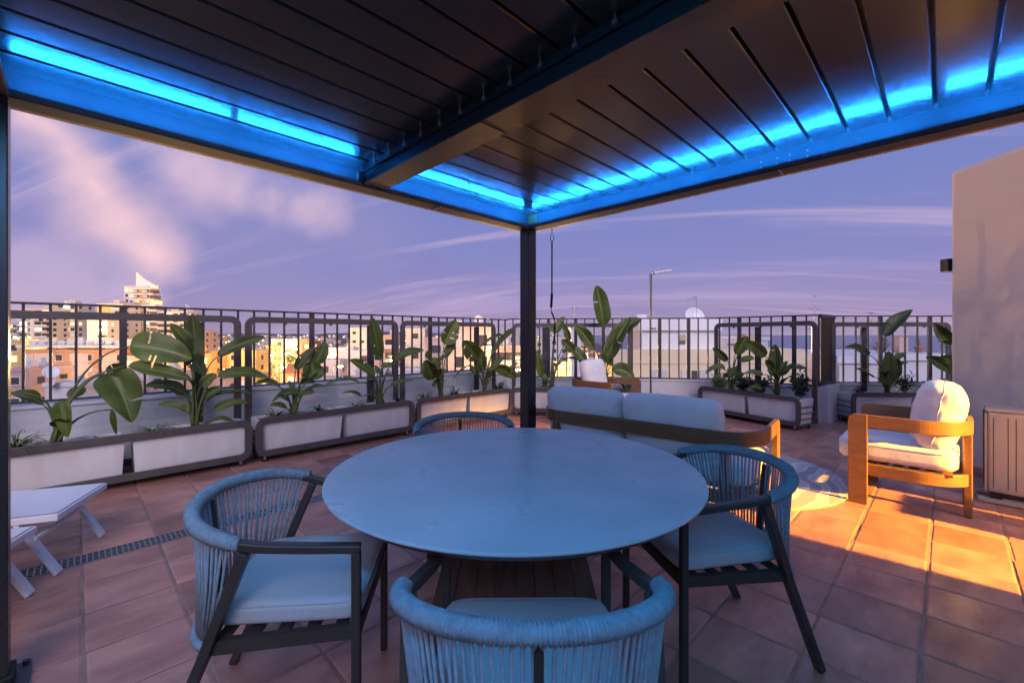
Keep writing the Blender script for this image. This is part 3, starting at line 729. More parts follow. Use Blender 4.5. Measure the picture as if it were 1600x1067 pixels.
def building(label, px0, px1, ytop, dist, colour, ybot=None, dep=None, yaw=0.0, storey=3.0, bay=3.4, win=(1.5, 1.4), lit=.12, balc=None,
             name='apartment_building', group=None, roof='flat', accent=None, windows=True, blind=.25, base=GROUND, loggia=False):
    dep = dep or min(11.0, dist * .05)
    lat0, lat1 = (px0 - 800) / FPX * dist, (px1 - 800) / FPX * dist
    w = (lat1 - lat0) / max(.5, math.cos(yaw)); zt = EYE + (HOR - ytop) / FPX * dist
    zb = base if ybot is None else EYE + (HOR - ybot) / FPX * dist
    o = thing(name, label, 'building', W((lat0 + lat1) / 2, dist, base), -PI / 4 + yaw, group)
    H = zt - base - (.45 if roof == 'flat' else 0)
    MB().bx(-w / 2, w / 2, 0, dep, 0, H).build('wall', paint(colour), o)
    if roof == 'flat':
        MB().bx(-w / 2 - .15, w / 2 + .15, -.15, dep + .15, H + .002, H + .45).build('roof_parapet', paint(tuple(min(1, c * 1.08) for c in colour)), o)
        if w > 9 and random.random() < .8:
            bw = random.uniform(2.5, 4.5); bx0 = random.uniform(-w / 2 + 1, w / 2 - bw - 1)
            MB().bx(bx0, bx0 + bw, dep * .25, dep * .6, H, H + 2.3).build('roof_hut', paint(colour), o)
    elif roof == 'tile':
        g = MB(); g.add([(-w / 2 - .4, -.4, H), (w / 2 + .4, -.4, H), (w / 2 + .4, dep + .4, H), (-w / 2 - .4, dep + .4, H), (-w / 2 + .5, dep / 2, H + 2.0), (w / 2 - .5, dep / 2, H + 2.0)],
                        [(0, 1, 5, 4), (1, 2, 5), (2, 3, 4, 5), (3, 0, 4), (3, 2, 1, 0)])
        g.build('roof', mat('roof_tile_far', (.36, .15, .09), .9, var=.2, vscale=2), o)
    if accent:                                   # coloured vertical bands on the front
        for (a, b, c) in accent:
            MB().bx(-w / 2 + a * w, -w / 2 + b * w, -.06, 0.02, max(0, zb - base), H - .6).build('colour_panel', paint(c), o)
    if dist < 135 and name != 'x':
        z = H - storey
        while z > max(.5, zb - base - 3):
            MB().bx(-w / 2 - .06, w / 2 + .06, -.07, dep + .05, z - .06, z + .06).build('storey_band', paint(tuple(min(1, c * 1.12) for c in colour)), o); z -= storey
        for q in range(int(w / 4)):
            x = random.uniform(-w / 2 + .5, w / 2 - 1.2); hh = random.uniform(.5, 1.3); ww = random.uniform(.4, 1.1)
            MB().bx(x, x + ww, dep * .2, dep * .2 + ww, H + .46, H + .46 + hh).build('roof_vent', paint(random.choice([(.6, .58, .58), (.5, .52, .58), (.56, .40, .30)])), o)
        if random.random() < .5:
            x = random.uniform(-w / 2 + .5, w / 2 - .5)
            MB().tube([(x, dep * .5, H), (x, dep * .5, H + 2.6)], .035, 5).tube([(x - .5, dep * .5, H + 2.4), (x + .5, dep * .5, H + 2.4)], .03, 4).tube([(x - .35, dep * .5, H + 2.1), (x + .35, dep * .5, H + 2.1)], .03, 4).build('roof_aerial', M_STEEL, o)
    if windows:
        nb = max(1, int(w / bay)); z = H - .9 - win[1] / 2; lowest = max(1.0, zb - base)
        while z > lowest:
            for i in range(nb):
                x = -w / 2 + w * (i + .5) / nb
                r = random.random()
                me = panes[2] if r < lit * .3 else panes[1] if r < lit else panes[3] if r < lit + blind else panes[0]
                if balc and me is panes[3] and any(a <= (i + .5) / nb <= b for a, b in balc): me = panes[0]
                if balc and any(a <= (i + .5) / nb <= b for a, b in balc):
                    piece('balcony', unit('balcony', M_BALC), o, (x, -.65, z - win[1] / 2 - .35), (w / nb * .96, 1.3, .16))
                    piece('balcony_front', unit('balcony_front', M_BALC), o, (x, -1.27, z - win[1] / 2 + .12), (w / nb * .96, .08, .75))
                    piece('window', me, o, (x, -.012, z + .1), (w / nb * .90, .05, win[1] * 1.25))
                else:
                    f_ = piece('window', me, o, (x, -.012, z), (win[0], .05, win[1]))
                    if dist < 135:
                        piece('window_surround', unit('window_surround', M_BALC), o, (x, -.006, z), (win[0] + .3, .04, win[1] + .3))
                        piece('window_sill', unit('window_sill', M_BALC), o, (x, -.10, z - win[1] / 2 - .12), (win[0] + .4, .24, .10))
            z -= storey
        # the flank that shows
        sx = 1 if (lat0 + lat1) < 0 else -1
        nf = max(1, int(dep / (bay * 1.4))); z = H - .9 - win[1] / 2
        while z > lowest:
            for i in range(nf):
                me = panes[1] if random.random() < lit * .6 else panes[0]
                piece('window', me, o, (sx * (w / 2 + .002), dep * (i + .5) / nf, z), (.05, win[0] * .8, win[1]))
            z -= storey
    return o
# --- the tall white blocks on the left
building('pale stepped block at the far left edge of the town, lower than its neighbours', 8, 32, 505, 235, WHITE_F, 545, balc=((0, 1),), lit=.10, bay=4)
building('wide white apartment block with stacked balconies, left of the twin with a roof fin', 30, 77, 482, 228, WHITE_F, 545, balc=((0, .3), (.55, 1)), lit=.26, accent=((.36, .46, (.70, .66, .64)),), bay=3.2, win=(2.2, 1.6))
t3 = building('tall white apartment block with a small slanted fin on its roof', 80, 118, 474, 238, WHITE_F, 545, balc=((.2, .85),), lit=.30, bay=2.9, win=(2.0, 1.6))
def fin(o, w0, w1, H0, h, y=2.0, t=.8):
    g = MB(); g.prism([(w0, 0), (w1, 0), (w0 + .2, h)], (0, y, H0), (1, 0, 0), (0, 0, 1), (0, 1, 0), t); g.build('roof_fin', paint((.72, .68, .66)), o)
fin(t3, -1.5, 4.5, 46, 3.2)
building('narrow grey block between the white towers', 118, 142, 487, 250, GREY, 545, balc=((0, .7),), lit=.18, bay=3)
building('low white block with an ochre panel in front of the tall tower', 136, 168, 500, 205, WHITE_F, 545, balc=((.3, 1),), lit=.2)
building('ochre and white block left of the tall tower', 152, 192, 474, 225, WHITE_F, 545, accent=((.02, .55, YELLOW),), lit=.25, bay=3.6, balc=((.62, 1),))
# the tower with the sail
tw = building('tallest white tower with a pointed sail on its roof', 194, 233, 447, 240, (.66, .60, .56), 545, accent=((.60, .86, (.62, .38, .13)),), balc=((.34, .6), (.86, 1)), lit=.30, bay=2.3, win=(1.5, 1.6), dep=7)
Htw = EYE + (HOR - 447) / FPX * 240 - GROUND - .45; wtw = 39 / FPX * 240
def twx(px): return (px - 213.5) / FPX * 240
g = MB(); g.prism([(twx(211), 0), (twx(243), 0), (twx(238), 1.2), (twx(224), 4.2), (twx(211), 8.0)], (0, .6, Htw + .46), (1, 0, 0), (0, 0, 1), (0, 1, 0), 1.2)
g.build('roof_sail', paint((.74, .70, .68)), tw)
for k in range(9):
    z = Htw - 1.6 - 3.0 * k; ext = twx(min(251, 240 + 2.2 * k))
    MB().bx(twx(206), ext, -1.7, 5, z, z + .95).build('terrace_slab', M_BALC, tw)
    MB().bx(wtw / 2 + .01, ext - 1.3, .8, 4.6, z + .952, z + 2.9).build('terrace_room', M_SHADE if k % 3 else M_LIT, tw)
building('white block with balconies right of the tall tower', 246, 292, 486, 232, WHITE_F, 545, balc=((.1, .5), (.7, 1)), lit=.26, bay=3.2, win=(2.2, 1.6))
b9 = building('slim pale tower tip behind the balcony block right of the tall tower', 284, 300, 488, 300, (.7, .64, .6), 540, lit=.1)
fin(b9, -2.6, 3.6, EYE + (HOR - 488) / FPX * 300 - GROUND + .4, 6.0)
building('pale block at the right end of the tall group', 292, 318, 516, 215, PEACH, 560, lit=.2)
# --- middle row
building('ochre block with dark openings at the left end of the brick row', 6, 37, 531, 118, YELLOW, 580, lit=.25, bay=4, win=(1.8, 1.6))
lb = building('long orange brick apartment row with a white roof slab and balconies', 34, 196, 546, 112, (.58, .30, .16), 590, balc=((.20, .30), (.52, .62), (.80, .90)), lit=.10, bay=3.4, blind=.40, win=(1.7, 1.5), storey=2.7,
              accent=((.12, .30, (.66, .52, .44)), (.48, .64, (.66, .52, .44)), (.78, .92, (.64, .48, .38))))
Hlb = EYE + (HOR - 546) / FPX * 112 - GROUND; wlb = 162 / FPX * 112
MB().bx(-wlb / 2 - .6, wlb / 2 + .6, -.9, 12.6, Hlb + .46, Hlb + 1.15).build('roof_slab', M_BALC, lb)
for k in range(11):
    x = -wlb / 2 + 1.2 + k * 2.45
    MB().bx(x, x + 1.6, .6, 1.3, Hlb + 1.152, Hlb + 2.3 + .4 * (k % 3)).build('roof_vent', paint((.50, .53, .62) if k % 2 else (.6, .58, .58)), lb)
building('peach block with shutters behind the drooping leaves', 190, 262, 556, 108, PEACH, 600, lit=.12, blind=.4, balc=((.4, .7),))
building('orange lit block right of the drooping leaves', 262, 330, 552, 120, ORANGE, 600, lit=.2, blind=.2)
building('yellow house front glowing beside the street', 330, 400, 548, 128, YELLOW, 605, lit=.25)
# --- low houses close by
building('low rose house with a dark roof at the left edge', 0, 46, 575, 62, (.50, .34, .30), 640, name='house', lit=.12, bay=3, win=(1.3, 1.0), roof='flat', base=-16)
building('rose house with ochre wall patches below the brick row', 40, 82, 572, 66, (.56, .38, .32), 640, name='house', lit=.10, bay=2.6, win=(1.4, .7), accent=((.1, .45, ORANGE),), base=-16)
sd_ = building('small white flat-roofed house with satellite dishes on top', 70, 128, 598, 50, (.66, .62, .62), 640, name='house', lit=.0, windows=False, base=-14)
def dish(o, c, r, m, tilt=.5, az=0.0):
    g = MB(); prof = [(r * q, .28 * r * q * q) for q in [i / 8 for i in range(9)]] + [(r * q, .28 * r * q * q - .02 * r) for q in [i / 8 for i in range(8, -1, -1)]]
    g.lathe(prof, 24); d = g.build('dish', m, o, smooth=True, loc=c); d.rotation_euler = (PI / 2 - tilt, 0, az)
    g = MB(); g.tube([(0, 0, -.02), (0, .15 * r, -r * 1.0)], .035 * r + .01, 6); k = g.build('dish_mount', M_RAIL, o, loc=c)
    g = MB(); g.tube([(0, -.02 * r, -.85 * r), (0, -.75 * r, -.55 * r), (0, -.95 * r, 0)], .02 * r + .008, 6); g.build('dish_arm', M_RAIL, o, loc=c)
zt_ = EYE + (HOR - 598) / FPX * 50 + 14
dish(sd_, (-1.0, -.4, zt_ + 1.2), .75, M_WHITE, .5, .9); dish(sd_, (-.5, -.6, zt_ + .1), .55, M_BALC, .4, -.2)
building('white terrace house under the drooping leaves', 126, 196, 592, 55, (.64, .58, .56), 640, name='house', lit=.05, bay=3.5, base=-15)
building('lilac grey roof house below the tall tower', 192, 232, 578, 60, LILAC, 640, name='house', lit=.05, base=-15)
building('peach house with one lit door below the tall tower', 230, 300, 580, 64, PEACH, 640, name='house', lit=.12, bay=3.6, base=-15)
building('peach house behind the large upright leaves', 298, 352, 588, 70, (.64, .46, .38), 640, name='house', lit=.06, base=-15)
building('low ochre house beside the street lamps', 352, 402, 584, 84, YELLOW, 640, name='house', lit=.2, base=-18)
# --- the lit street
building('tall yellow lit block on the left side of the bright street', 388, 417, 545, 135, (.66, .52, .24), 615, lit=.06, bay=2.6, win=(1.3, 1.3), yaw=.25)
building('ochre striped block deeper in the bright street', 417, 430, 540, 160, ORANGE, 600, lit=.2, yaw=.3, balc=((0, 1),))
building('pale yellow block at the bend of the bright street', 426, 447, 530, 185, (.62, .54, .34), 590, lit=.2, yaw=.3)
building('cream balcony block above the street trees', 444, 466, 530, 178, (.64, .56, .38), 590, lit=.22, balc=((.5, 1),), yaw=-.2)
building('small red brick block behind the street', 471, 486, 533, 165, (.55, .12, .05), 580, lit=.25, balc=((0, .4),))
building('orange roofed low house beside the bright street', 442, 470, 583, 95, ORANGE, 640, name='house', lit=.1, roof='tile', base=-18)
# --- white houses to the right of the street
building('white house with a blue grey roof terrace right of the street', 486, 530, 562, 92, LILAC, 620, name='house', lit=.10, base=-18)
building('white house with a lit doorway right of the street', 500, 548, 543, 120, WHITE_F, 600, lit=.12, bay=3.8)
building('pale lit apartment cube rising above the white houses', 547, 573, 512, 150, (.70, .62, .50), 548, lit=.18, bay=2.4, win=(1.2, .9), blind=.1)
building('white house below the pale apartment cube', 528, 582, 547, 105, (.62, .60, .64), 620, lit=.10)
building('pink flat-roofed house in front of the white houses', 470, 560, 590, 58, (.60, .46, .42), 640, name='house', lit=.0, bay=5, base=-14)
building('peach apartment house behind the plant with the tall pointed leaf', 580, 622, 523, 98, PEACH, 590, lit=.12, balc=((.5, 1),), bay=3)
building('lilac house with a blue window strip', 556, 604, 577, 66, LILAC, 640, name='house', lit=.05, base=-15)
building('pale cube with lit upper rooms right of the peach apartment house', 634, 664, 513, 118, (.66, .56, .44), 560, lit=.22, bay=2.8)
building('white house with long dark windows behind the third planter', 625, 672, 540, 92, WHITE_F, 600, lit=.15, bay=3.4)
building('low white house with a roof terrace behind the third planter', 612, 668, 575, 62, LILAC, 640, name='house', lit=.05, base=-15)
building('tall peach house front behind the torn upright leaf', 664, 700, 527, 75, (.66, .47, .38), 600, lit=.1)
nb_ = building('broad peach apartment house with a roof dish behind the plants left of the post', 700, 772, 508, 60, (.66, .50, .42), 600, lit=.12, bay=3, win=(1.3, 1.5), blind=.3)
dish(nb_, (1.0, .5, EYE + (HOR - 508) / FPX * 60 - GROUND + .75), .62, M_BALC, .4, .2)
building('peach house with stacked terraces beside the corner post', 768, 836, 540, 70, (.66, .46, .36), 610, lit=.12, balc=((0, 1),), bay=3.4)
building('small white house farther off behind the corner post', 772, 812, 520, 130, WHITE_F, 560, name='house', lit=.12)
# --- right of the post
building('white houses with flat roofs beyond the glowing tree', 836, 862, 531, 190, WHITE_F, 570, name='house', lit=.15)
building('white house stepping down toward the sea', 858, 905, 527, 160, (.66, .62, .60), 570, name='house', lit=.12)
building('yellow garden wall and house behind the far armchair', 868, 965, 565, 62, (.66, .50, .24), 640, name='house', lit=.1, windows=False, base=-14)
building('slim white chimney block behind the far armchair', 893, 908, 507, 48, (.64, .62, .66), 600, windows=False, dep=3)
# the neighbour house with the big dish
nw = building('white neighbour house with a big satellite dish and a small square window', 1003, 1120, 499, 17.5, (.80, .78, .80), 560, name='house', windows=False, base=-14, dep=1.6)
w_ = 117 / FPX * 17.5; zz = EYE + (HOR - 499) / FPX * 17.5 + 14
def nwp(px, py): return ((px - 1061.5) / FPX * 17.5, (HOR - py) / FPX * 17.5 + EYE + 14)
M_DARKW = mat('window_recess', (.16, .14, .10), .7)
x0, z0 = nwp(1060.5, 538); x1, z1 = nwp(1070.5, 523)
f_ = MB().bx(x0, x1, -.03, .02, z0, z1).build('window', M_DARKW, nw); MB().bx(x0 - .02, x1 + .02, -.045, -.031, (z0 + z1) / 2 - .04, z1).build('roller_blind', mat('blind_sand', (.5, .45, .32), .8), f_)
x0, z0 = nwp(1003, 545.5)
MB().bx(-w_ / 2 - 1.2, w_ / 2 + 3.4, -.30, -.001, 2, z0).build('lower_wall', paint((.80, .66, .45)), nw)
for (a, b, c, d, m) in ((1013, 1038, 577, 600, M_BLIND), (1060, 1073, 577, 600, M_BLIND), (1076, 1086, 578, 600, M_PANE), (1088, 1106, 577, 600, M_BLIND)):
    x0, z0 = nwp(a, d); x1, z1 = nwp(b, c); MB().bx(x0, x1, -.34, -.301, z0, z1).build('window', m, nw)
x0, z0 = nwp(960, 568); MB().bx(-w_ / 2 - 1.2, w_ / 2 + 3.4, -.32, -.302, z0, z0 + .03).build('wall_band', paint((.60, .48, .32)), nw)
x0, z0 = nwp(1003, 499); MB().bx(x0 - .05, x0 + .35, .5, 1.2, z0, z0 + .22).build('chimney', paint((.7, .68, .7)), nw)
ds = thing('satellite_dish', 'big round satellite dish on the roof of the white neighbour house', 'dish', at_depth(1084, 500, 18.2), -PI / 4)
dish(ds, (0, 0, .10), .42, M_WHITE, .35, .1)
def antenna(label, px, y0, y1, dist, arms, hdish=None):
    a = thing('antenna', label, 'antenna', at_depth(px, y1, dist), -PI / 4); hgt = (y1 - y0) / FPX * dist
    MB().tube([(0, 0, -.3), (0, 0, hgt)], .010 * dist / 18, 6).build('mast', M_STEEL, a)
    for (z, xa, xb, n_) in arms:
        g = MB(); g.tube([(xa, 0, hgt * z), (xb, 0, hgt * z)], .007 * dist / 18, 5); g.build('boom', M_STEEL, a)
        for k in range(n_):
            x = xa + (xb - xa) * k / max(1, n_ - 1); e = .10 * dist / 18
            MB().tube([(x, -e, hgt * z - e * .4), (x, e, hgt * z + e * .4)], .005 * dist / 18, 4).build('rod', M_STEEL, a)
antenna('thin television antenna above the big satellite dish', 1088, 463, 520, 18.0, ((.93, -.38, .0, 8), (.98, -.16, .0, 4)))
antenna('slender antenna mast standing over the railing right of the dish', 1273, 461, 530, 30, ((.98, -.1, .12, 2), (.68, -.28, .30, 2)))
antenna('small forked antenna against the sea left of the tall leaf', 1361, 487, 560, 36, ((.97, -.25, .2, 4),))
building('low sandy roof terrace right of the neighbour house', 1118, 1246, 545, 24, (.78, .66, .50), 620, name='house', windows=False, base=-14, dep=8)
building('small white house with a terracotta band near the sea', 1121, 1156, 525, 60, (.66, .62, .62), 570, name='house', lit=.0, base=-14, accent=((.45, .85, (.45, .16, .10)),), windows=False)
building('grey white house end near the sea', 1172, 1200, 526, 55, (.58, .58, .62), 570, name='house', lit=.0, windows=False, base=-14)
building('pale roof terrace in front of the sea right of the slatted screen', 1316, 1400, 556, 26, (.62, .60, .64), 640, name='house', windows=False, base=-14, dep=9, yaw=-.15)
building('white roof terrace with a chimney in front of the sea', 1372, 1500, 553, 30, (.66, .64, .66), 640, name='house', windows=False, base=-14, dep=9)
sp_ = thing('chimney_turret', 'small brown pointed turret against the sea', 'turret', at_depth(1436, 556, 32), -PI / 4)
g = MB(); g.lathe([(.22, 0), (.22, .55), (.32, .56), (.32, .68), (.17, .70), (.14, .95), (0, 1.30)], 8); g.build('turret_body', mat('turret_brick', (.36, .17, .09), .9, var=.3, vscale=6), sp_)

# far low-rise quarter: the houses that show between the nearer ones
FAR = {9: (406, 445, PEACH, 'flat', 'small peach house far off just left of the bright street'), 24: (925, 327, WHITE_F, 'tile', 'small pale house with a tiled roof far off left of the neighbour house'),
       31: (921, 372, YELLOW, 'flat', 'small ochre flat-roofed house far off left of the neighbour house'), 37: (530, 438, (.6, .5, .45), 'flat', 'small grey beige house far off left of the pale apartment cube'),
       40: (543, 418, ORANGE, 'flat', 'small orange house far off beside the pale apartment cube'), 53: (909, 527, ORANGE, 'tile', 'small orange house with a tiled roof far off behind the slim white chimney block'),
       64: (345, 577, WHITE_F, 'flat', 'small white house far off above the yellow house front'), 71: (396, 513, YELLOW, 'flat', 'small yellow house far off behind the tall yellow block'),
       83: (401, 560, WHITE_F, 'flat', 'small white house far off behind the tall yellow block'), 91: (503, 1242, WHITE_F, 'flat', 'tiny white house on the skyline right of the small red brick block'),
       93: (351, 1185, ORANGE, 'flat', 'tiny orange house on the skyline above the yellow house front'), 107: (338, 1233, PEACH, 'flat', 'tiny peach house on the skyline right of the tall white group'),
       117: (537, 691, YELLOW, 'flat', 'small ochre house on the skyline left of the pale apartment cube')}
rr = random.Random(11)
for k, (px, dist, c_, rf, lab) in FAR.items():
    hgt = rr.uniform(12, 17) if dist < 700 else 24; wpx = rr.uniform(11, 17) / dist * FPX
    building(lab, px - wpx / 2, px + wpx / 2, HOR + (EYE - (GROUND + hgt)) / dist * FPX, dist, c_, name='house', group='far houses on the skyline', lit=.4, bay=4.5, yaw=rr.uniform(-.3, .3), dep=10, roof=rr.choice([rf]), storey=3.3)
# the outskirts at the foot of the hill: too small to count
def outskirts():
    rnd = random.Random(5); V = []; F = []; mi = []
    def bx(c, s, m):
        o_ = len(V); b = MB().box(c, s, Matrix.Rotation(-PI / 4, 3, 'Z')); V.extend(b.v); F.extend([tuple(i + o_ for i in f) for f in b.f]); mi.extend([m] * 6)
    for k in range(620):
        px = rnd.choice([rnd.uniform(285, 500), rnd.uniform(285, 760), rnd.uniform(836, 910)]); dist = rnd.uniform(700, 1700)
        z = GROUND + max(0, (dist - 900) / 800) * 22; p = W((px - 800) / FPX * dist, dist, 0); h_ = rnd.uniform(5, 12); w_ = rnd.uniform(8, 18)
        bx((p.x, p.y, z + h_ / 2), (w_, 8, h_), rnd.choice([0, 0, 1, 2]))
        if rnd.random() < .55: q = W((px - 800) / FPX * dist + rnd.uniform(-4, 4), dist - 9, 0); bx((q.x, q.y, z + h_ * rnd.uniform(.4, 1.0)), (1.6, 1.6, 1.6), 3)
    me = bpy.data.meshes.new('far_outskirts'); me.from_pydata(V, [], F); me.update()
    for m in (paint(WHITE_F), paint(PEACH), paint(SAND), mat('far_town_lamp', (1, .7, .4), .5, emit=(1, .62, .25), estr=9)): me.materials.append(m)
    me.polygons.foreach_set('material_index', mi)
    o = link('far_outskirts', me, kind='stuff'); tag(o, 'far outskirts of the town with scattered small lights under the dark hill', 'town')
outskirts()

# lamps of the lit street, plus lamps added to brighten the facades
M_BULB = mat('sodium_lamp', (1, .7, .3), .5, emit=(1.0, .60, .16), estr=90)
def street_lamp(label, px, py, dist, power, hgt=9.0):
    p = at_depth(px, py, dist); o = thing('street_lamp', label, 'street lamp', (p.x, p.y, p.z - hgt), -PI / 4, 'street lamps in the town')
    MB().tube([(0, 0, -12), (0, 0, hgt)], .09, 8).build('pole', M_RAIL, o)
    MB().tube([(0, 0, hgt), (.5, 0, hgt + .25), (1.3, 0, hgt + .2)], .06, 6).build('arm', M_RAIL, o)
    MB().box((1.3, 0, hgt + .12), (.9, .4, .14)).build('lamp_head', M_RAIL, o)
    MB().box((1.3, 0, hgt - .08), (.8, .5, .24)).build('bulb', M_BULB, o)
    d = bpy.data.lights.new('street_lamp_light', 'POINT'); d.energy = power; d.color = (1.0, .58, .22); d.shadow_soft_size = .5
    l = bpy.data.objects.new('street_lamp_light', d); col.objects.link(l); l.parent = o; l.location = (1.3, 0, hgt - .5)
street_lamp('brightest street lamp in the yellow lit street', 433, 574, 112, 20000)
street_lamp('street lamp at the near end of the yellow lit street', 447, 571, 108, 18000)
street_lamp('street lamp deeper in the yellow lit street', 440, 552, 150, 34000)
street_lamp('far street lamp at the bend of the yellow lit street', 458, 546, 165, 24000)
street_lamp('street lamp between the brick row and the low houses on the left', 60, 597, 84, 22000)
street_lamp('street lamp behind the drooping leaves', 150, 587, 82, 22000)
street_lamp('street lamp above the small white house with the dishes', 104, 592, 80, 20000)
street_lamp('added lamp brightening the white block with stacked balconies', 50, 531, 188, 42000)
street_lamp('added lamp brightening the block with the slanted fin', 95, 541, 150, 150000)
street_lamp('added lamp brightening the ochre and white block', 150, 541, 148, 60000)
street_lamp('added lamp brightening the tower with the sail', 214, 541, 148, 130000)
street_lamp('street lamp before the yellow house front', 345, 577, 100, 24000)
street_lamp('added lamp brightening the white block right of the tower with the sail', 272, 541, 148, 150000)
street_lamp('street lamp below the peach block', 225, 587, 82, 18000)
street_lamp('street lamp beside the orange lit block', 300, 582, 86, 18000)
street_lamp('street lamp before the pale apartment cube', 560, 552, 112, 7000)
street_lamp('street lamp among the white houses right of the street', 520, 572, 80, 4000)
street_lamp('street lamp before the peach apartment house', 602, 562, 76, 3500)
street_lamp('street lamp beside the glowing tree right of the post', 862, 572, 56, 6000, 5)
street_lamp('street lamp in front of the broad peach apartment house', 748, 542, 48, 4200, 6)
street_lamp('street lamp below the peach terraces beside the corner post', 795, 577, 56, 4200, 6)
# ================================================================== trees beyond the terrace
def leaf_cloud(b, c, r, n, size, rnd, squash=.8):
    for _ in range(n):
        while True:
            v = Vector((rnd.uniform(-1, 1), rnd.uniform(-1, 1), rnd.uniform(-1, 1)))
            if v.length < 1: break
        v = v * (0.35 + .65 * v.length); p = Vector(c) + Vector((v.x * r, v.y * r, v.z * r * squash))
        a = Vector((rnd.uniform(-1, 1), rnd.uniform(-1, 1), rnd.uniform(-1, 1))).normalized(); d = a.orthogonal().normalized(); e = a.cross(d)
        s = size * rnd.uniform(.6, 1.3)
        b.add([p - d * s, p + e * s * .5, p + d * s, p - e * s * .5], [(0, 1, 2, 3)])
def tree(label, px, ytop, ybot, dist, wpx, m, seed, n=900, lobes=7, name='tree'):
    rnd = random.Random(seed); base = at_depth(px, ybot, dist); hgt = (ybot - ytop) / FPX * dist; r = wpx / FPX * dist / 2
    o = thing(name, label, 'tree', base)
    g = MB(); g.tube([(0, 0, -2), (.05 * r, 0, hgt * .35), (-.05 * r, .05 * r, hgt * .6)], lambda i: (.09, .07, .03)[i] * r * 1.2, 8)
    for k in range(4):
        a = k * 1.7; g.tube([(0, 0, hgt * .35), (.5 * r * math.cos(a), .5 * r * math.sin(a), hgt * .7)], lambda i: (.05, .02)[i] * r, 6)
    g.build('trunk', mat('bark', (.10, .07, .05), .9, var=.3, vscale=5), o)
    g = MB()
    for k in range(lobes):
        a = rnd.uniform(0, 2 * PI); q = rnd.uniform(0, .6)
        leaf_cloud(g, (q * r * math.cos(a), q * r * math.sin(a), hgt * rnd.uniform(.5, .85)), r * rnd.uniform(.35, .6), n // lobes, r * .09, rnd)
    g.build('crown', m, o, kind='stuff')
M_TREE = mat('street_tree_leaves', (.10, .12, .035), .7, var=.4, vscale=.8)
M_TREE2 = mat('tamarisk_leaves', (.30, .19, .15), .8, var=.3, vscale=1.2)
tree('glowing round tree beside the street lamp, right of the corner post', 850, 548, 590, 60, 30, M_TREE, 3)
tree('leafy street tree in the yellow lit street', 452, 552, 578, 120, 24, M_TREE, 4)
tree('small street tree under the brightest street lamp', 425, 566, 590, 118, 16, M_TREE, 5)
tree('street tree at the far end of the yellow lit street', 462, 543, 562, 160, 14, M_TREE, 6)
tree('sparse rosy tree against the sea behind the tall leaf', 1380, 522, 566, 33, 34, M_TREE2, 8, n=420)

# ================================================================== planters on castors with wind screens
def loop_frame(b, x0, x1, z0, z1, r, bw, y0, y1):
    """flat rounded rectangular ring in the x-z plane, band width bw, from y0 to y1"""
    o_ = round_rect(x0, x1, z0, z1, r); i_ = round_rect(x0 + bw, x1 - bw, z0 + bw, z1 - bw, max(.01, r - bw)); n = len(o_)
    vs = [(p, y0, q) for p, q in o_] + [(p, y0, q) for p, q in i_] + [(p, y1, q) for p, q in o_] + [(p, y1, q) for p, q in i_]
    fs = []
    for k in range(n):
        l = (k + 1) % n
        fs += [(k, l, n + l, n + k), (2 * n + k, 3 * n + k, 3 * n + l, 2 * n + l), (k, 2 * n + k, 2 * n + l, l), (n + k, n + l, 3 * n + l, 3 * n + k)]
    b.add(vs, fs); return b
PD = 0.42
wheel_me = MB().lathe([(0, -.011), (.024, -.011), (.028, -.006), (.028, .006), (.024, .011), (0, .011)], 16).mesh('wheel', M_BLACK, False)
fork_me = MB().bx(-.015, .015, -.018, .018, .030, .062).bx(-.012, .012, -.018, -.014, -.008, .034).bx(-.012, .012, .014, .018, -.008, .034).mesh('caster', M_STEEL)
